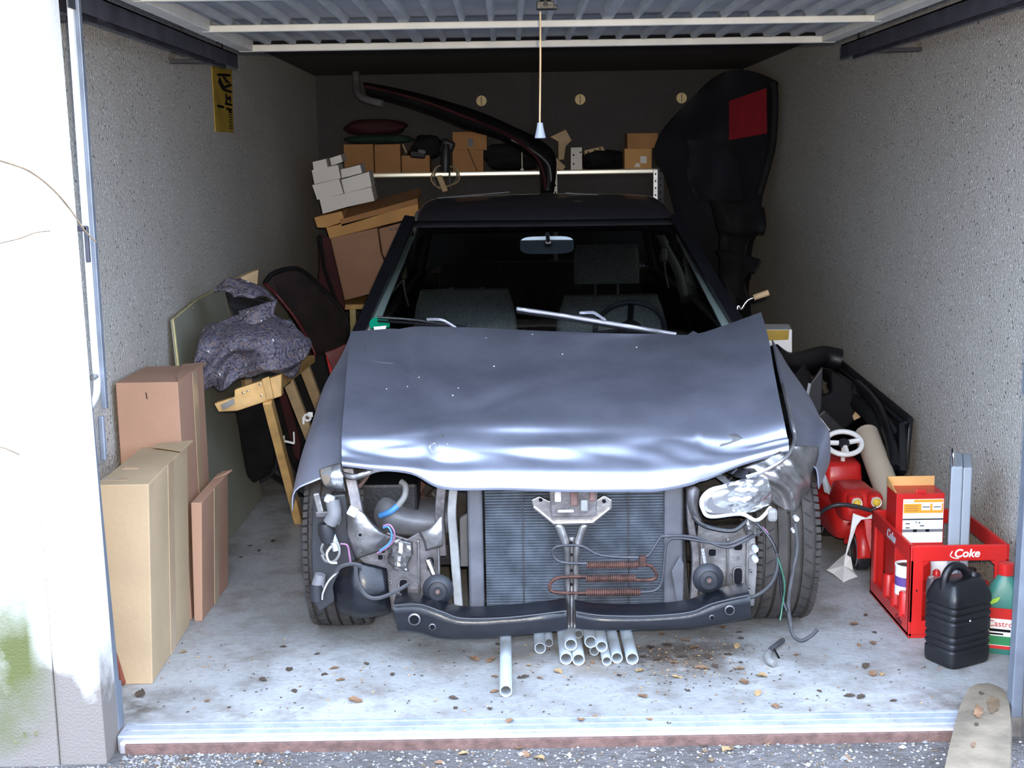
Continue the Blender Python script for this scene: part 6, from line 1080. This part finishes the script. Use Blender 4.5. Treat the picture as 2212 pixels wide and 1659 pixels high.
# ------------------------------------------------------------------ fallen leaves, twigs, gravel
def leafmesh(seed):
    rnd = random.Random(seed); g = []; n = 7
    for i in range(n):
        t_ = i/(n-1); w = math.sin(math.pi*min(.999, t_*.92+.04))**.8*.34*(1+.2*rnd.uniform(-1, 1)); z = .10*math.sin(t_*3+rnd.uniform(0, 2))+.02
        g.append([V((t_-.5, -w, z+rnd.uniform(.0, .12))), V((t_-.5, 0, z*.6)), V((t_-.5, w, z+rnd.uniform(.0, .16)))])
    lo = min(p.z for r in g for p in r); g = [[V((p.x, p.y, p.z-lo+.03)) for p in r] for r in g]
    m_ = MB().grid(g); me = bpy.data.meshes.new('leaf'); me.from_pydata([tuple(p) for p in m_.v], [], m_.f); me.shade_smooth(); return me
LM = []
for k in range(6):
    for mt in ('leaf_brown', 'leaf_yellow', 'leaf_dark'):
        me = leafmesh(k*3+len(mt)); me.materials.append(M[mt]); LM.append((mt, me))
def leaf(px, py, size, mt, rot=None, z=0.0, lab='leaf lying on the garage floor', grp='dry leaves on the garage floor'):
    c = FL(px, py, z); me = random.choice([m for n_, m in LM if n_ == mt]); o = bpy.data.objects.new('dry_leaf', me); COL.objects.link(o)
    o.location = c; o.rotation_euler = (0, 0, random.uniform(0, 6.28) if rot is None else rot); size *= .72; o.scale = (size, size, size*.8); tag(o, {'leaf_brown': 'brown dry ', 'leaf_yellow': 'pale yellowish dry ', 'leaf_dark': 'dark withered '}[mt]+lab, 'leaf', grp); return o
for px, py, s, m_ in ((1025,1425,.05,'leaf_brown'),(1060,1428,.05,'leaf_brown'),(1075,1392,.03,'leaf_dark'),(1068,1462,.03,'leaf_brown'),(1068,1495,.04,'leaf_brown'),(1142,1438,.03,'leaf_yellow'),(1205,1453,.045,'leaf_yellow'),(1130,1465,.05,'leaf_dark'),(1165,1465,.03,'leaf_brown'),(1280,1432,.03,'leaf_brown'),(1382,1450,.05,'leaf_yellow'),(1463,1464,.04,'leaf_yellow'),(1388,1505,.05,'leaf_brown'),(1486,1493,.025,'leaf_dark'),(1337,1460,.03,'leaf_dark'),(1255,1556,.045,'leaf_brown'),(1290,1550,.035,'leaf_brown'),(1405,1556,.03,'leaf_brown'),(1445,1563,.025,'leaf_dark'),(980,1510,.04,'leaf_dark'),(984,1530,.025,'leaf_dark'),(1058,1532,.03,'leaf_dark'),(1100,1560,.04,'leaf_brown'),
    (1560,1357,.045,'leaf_brown'),(1597,1367,.03,'leaf_dark'),(1600,1380,.03,'leaf_dark'),(1592,1398,.045,'leaf_yellow'),(1573,1415,.035,'leaf_dark'),(1597,1446,.045,'leaf_brown'),(1600,1432,.03,'leaf_dark'),(1645,1462,.05,'leaf_yellow'),(1608,1475,.06,'leaf_brown'),(1637,1500,.045,'leaf_yellow'),(1675,1527,.04,'leaf_brown'),(1770,1494,.025,'leaf_dark'),(1885,1457,.05,'leaf_brown'),(1905,1458,.03,'leaf_yellow'),(1870,1441,.05,'leaf_dark'),(1845,1349,.05,'leaf_brown'),(1888,1367,.03,'leaf_dark'),(1870,1330,.03,'leaf_dark'),(1885,1390,.05,'leaf_brown'),(1855,1395,.03,'leaf_brown'),(1720,1415,.03,'leaf_brown'),(1835,1505,.045,'leaf_dark'),(1860,1507,.045,'leaf_dark'),(1930,1515,.03,'leaf_dark'),
    (768,1515,.06,'leaf_brown'),(568,1470,.04,'leaf_dark'),(625,1447,.04,'leaf_dark'),(636,1494,.035,'leaf_dark'),(612,1398,.03,'leaf_dark'),(495,1529,.02,'leaf_dark'),(303,1502,.06,'leaf_dark'),(395,1410,.035,'leaf_yellow'),(792,1435,.03,'leaf_dark'),(722,1445,.04,'leaf_brown'),(735,1470,.04,'leaf_brown'),(700,1458,.03,'leaf_dark'),(685,1413,.025,'leaf_dark'),(848,1458,.03,'leaf_dark'),(447,1515,.03,'leaf_brown'),(540,1180,.035,'leaf_dark'),(560,1190,.03,'leaf_dark'),(590,1170,.04,'leaf_dark'),(520,1205,.03,'leaf_dark'),(1405,1400,.05,'leaf_dark'),(1440,1395,.05,'leaf_dark'),(1475,1420,.05,'leaf_dark'),(1420,1425,.05,'leaf_dark'),(1455,1432,.045,'leaf_brown'),(1500,1400,.05,'leaf_brown'),(1530,1420,.045,'leaf_dark'),(1515,1445,.05,'leaf_brown'),(1480,1385,.04,'leaf_brown'),(1430,1372,.04,'leaf_brown'),(1545,1440,.04,'leaf_dark'),(1390,1420,.04,'leaf_dark')): leaf(px, py, s, m_)
for px, py, s, m_ in ((680,1604,.05,'leaf_yellow'),(1015,1606,.04,'leaf_yellow'),(1120,1616,.05,'leaf_brown'),(1135,1632,.045,'leaf_brown'),(1000,1630,.04,'leaf_yellow'),(1655,1605,.055,'leaf_yellow'),(1570,1622,.05,'leaf_yellow'),(1165,1640,.05,'leaf_yellow'),(85,1622,.06,'leaf_brown'),(715,1612,.05,'leaf_dark'),(1520,1612,.04,'leaf_dark'),(950,1650,.04,'leaf_brown'),(1830,1640,.04,'leaf_brown'),(400,1640,.04,'leaf_dark'),(560,1648,.04,'leaf_brown')): leaf(px, py, s, m_, z=GZ, lab='leaf lying on the gravel before the sill', grp='dry leaves on the gravel')
sm_ = MB()
for k in range(900):
    px, py = random.uniform(300, 2050), random.uniform(1380, 1545)
    if random.random() < .45: px, py = random.gauss(1480, 90), random.gauss(1425, 28)
    if py > 1548: continue
    c = FL(px, py, .001); s = random.uniform(.002, .007); a = random.uniform(0, 6); d = V((math.cos(a), math.sin(a), 0)); e = V((-d.y, d.x, 0)); sm_.add([c-d*s, c+e*s*.5+V((0, 0, .002)), c+d*s+V((0, 0, .001)), c-e*s*.4], [(0, 1, 2, 3)], random.choice((0, 0, 1, 2)))
fd = stuff(sm_.build('floor_debris', ['leaf_dark', 'leaf_brown', 'leaf_yellow'])); fd['label'] = 'fine crumbs of leaves and dirt scattered over the garage floor'; fd['category'] = 'debris'
st_ = MB(); rnd = random.Random(11)
for k in range(5000):
    X, Y = rnd.uniform(-1.7, 1.9), -abs(rnd.gauss(0, .22))-.005
    if rnd.random() < .25: X, Y = rnd.gauss(-1.05, .2), -abs(rnd.gauss(0, .12))-.01
    s = rnd.choice((.002, .003, .003, .004, .005)); 
    if rnd.random() < .015: s = .010
    if X < -1.03 and Y > -.075: Y = -.08-abs(rnd.gauss(0, .05))
    c = V((X, Y, GZ+s*.3)); p = [V((rnd.uniform(.7, 1.2)*a, rnd.uniform(.7, 1.2)*b_, rnd.uniform(.5, .9)*d)) for a, b_, d in ((1, 0, 0), (-1, 0, 0), (0, 1, 0), (0, -1, 0), (0, 0, 1), (0, 0, -1))]
    st_.add([c+q*s for q in p], [(0, 2, 4), (2, 1, 4), (1, 3, 4), (3, 0, 4), (2, 0, 5), (1, 2, 5), (3, 1, 5), (0, 3, 5)], rnd.choice((0, 0, 0, 1, 1, 1, 1, 1, 2, 3, 3)))
gv = stuff(st_.build('gravel', ['stone', 'grey_concrete', mat('stone_white', (.55, .53, .52), .7, 0, .1, 30), 'bark'])); gv['label'] = 'fine pale gravel strewn along the foot of the sill'; gv['category'] = 'gravel'
for k, (px, py, dx) in enumerate(((60, 1645, .03), (75, 1600, -.01), (100, 1598, .05))):
    q = FL(px, py, GZ); o = thing('grass_tuft', q, ('wilted grass tuft at the very foot of the mossy pillar', 'few dry grass blades by the joint of the left pillar', 'thin grass blades beside the brown leaf at the left pillar')[k], 'grass')
    for j in range(7):
        a = random.uniform(0, 6.28); h_ = random.uniform(.05, .11); e = V((math.cos(a)*.04+dx*.5, math.sin(a)*.03-.02, h_)); MB().tube(smooth_path([q, q+e*.6+V((0, 0, h_*.2)), q+e], 4), [.002]*4+[.0016]*3+[.0007]*2, 4).build('blade', 'grass', o)
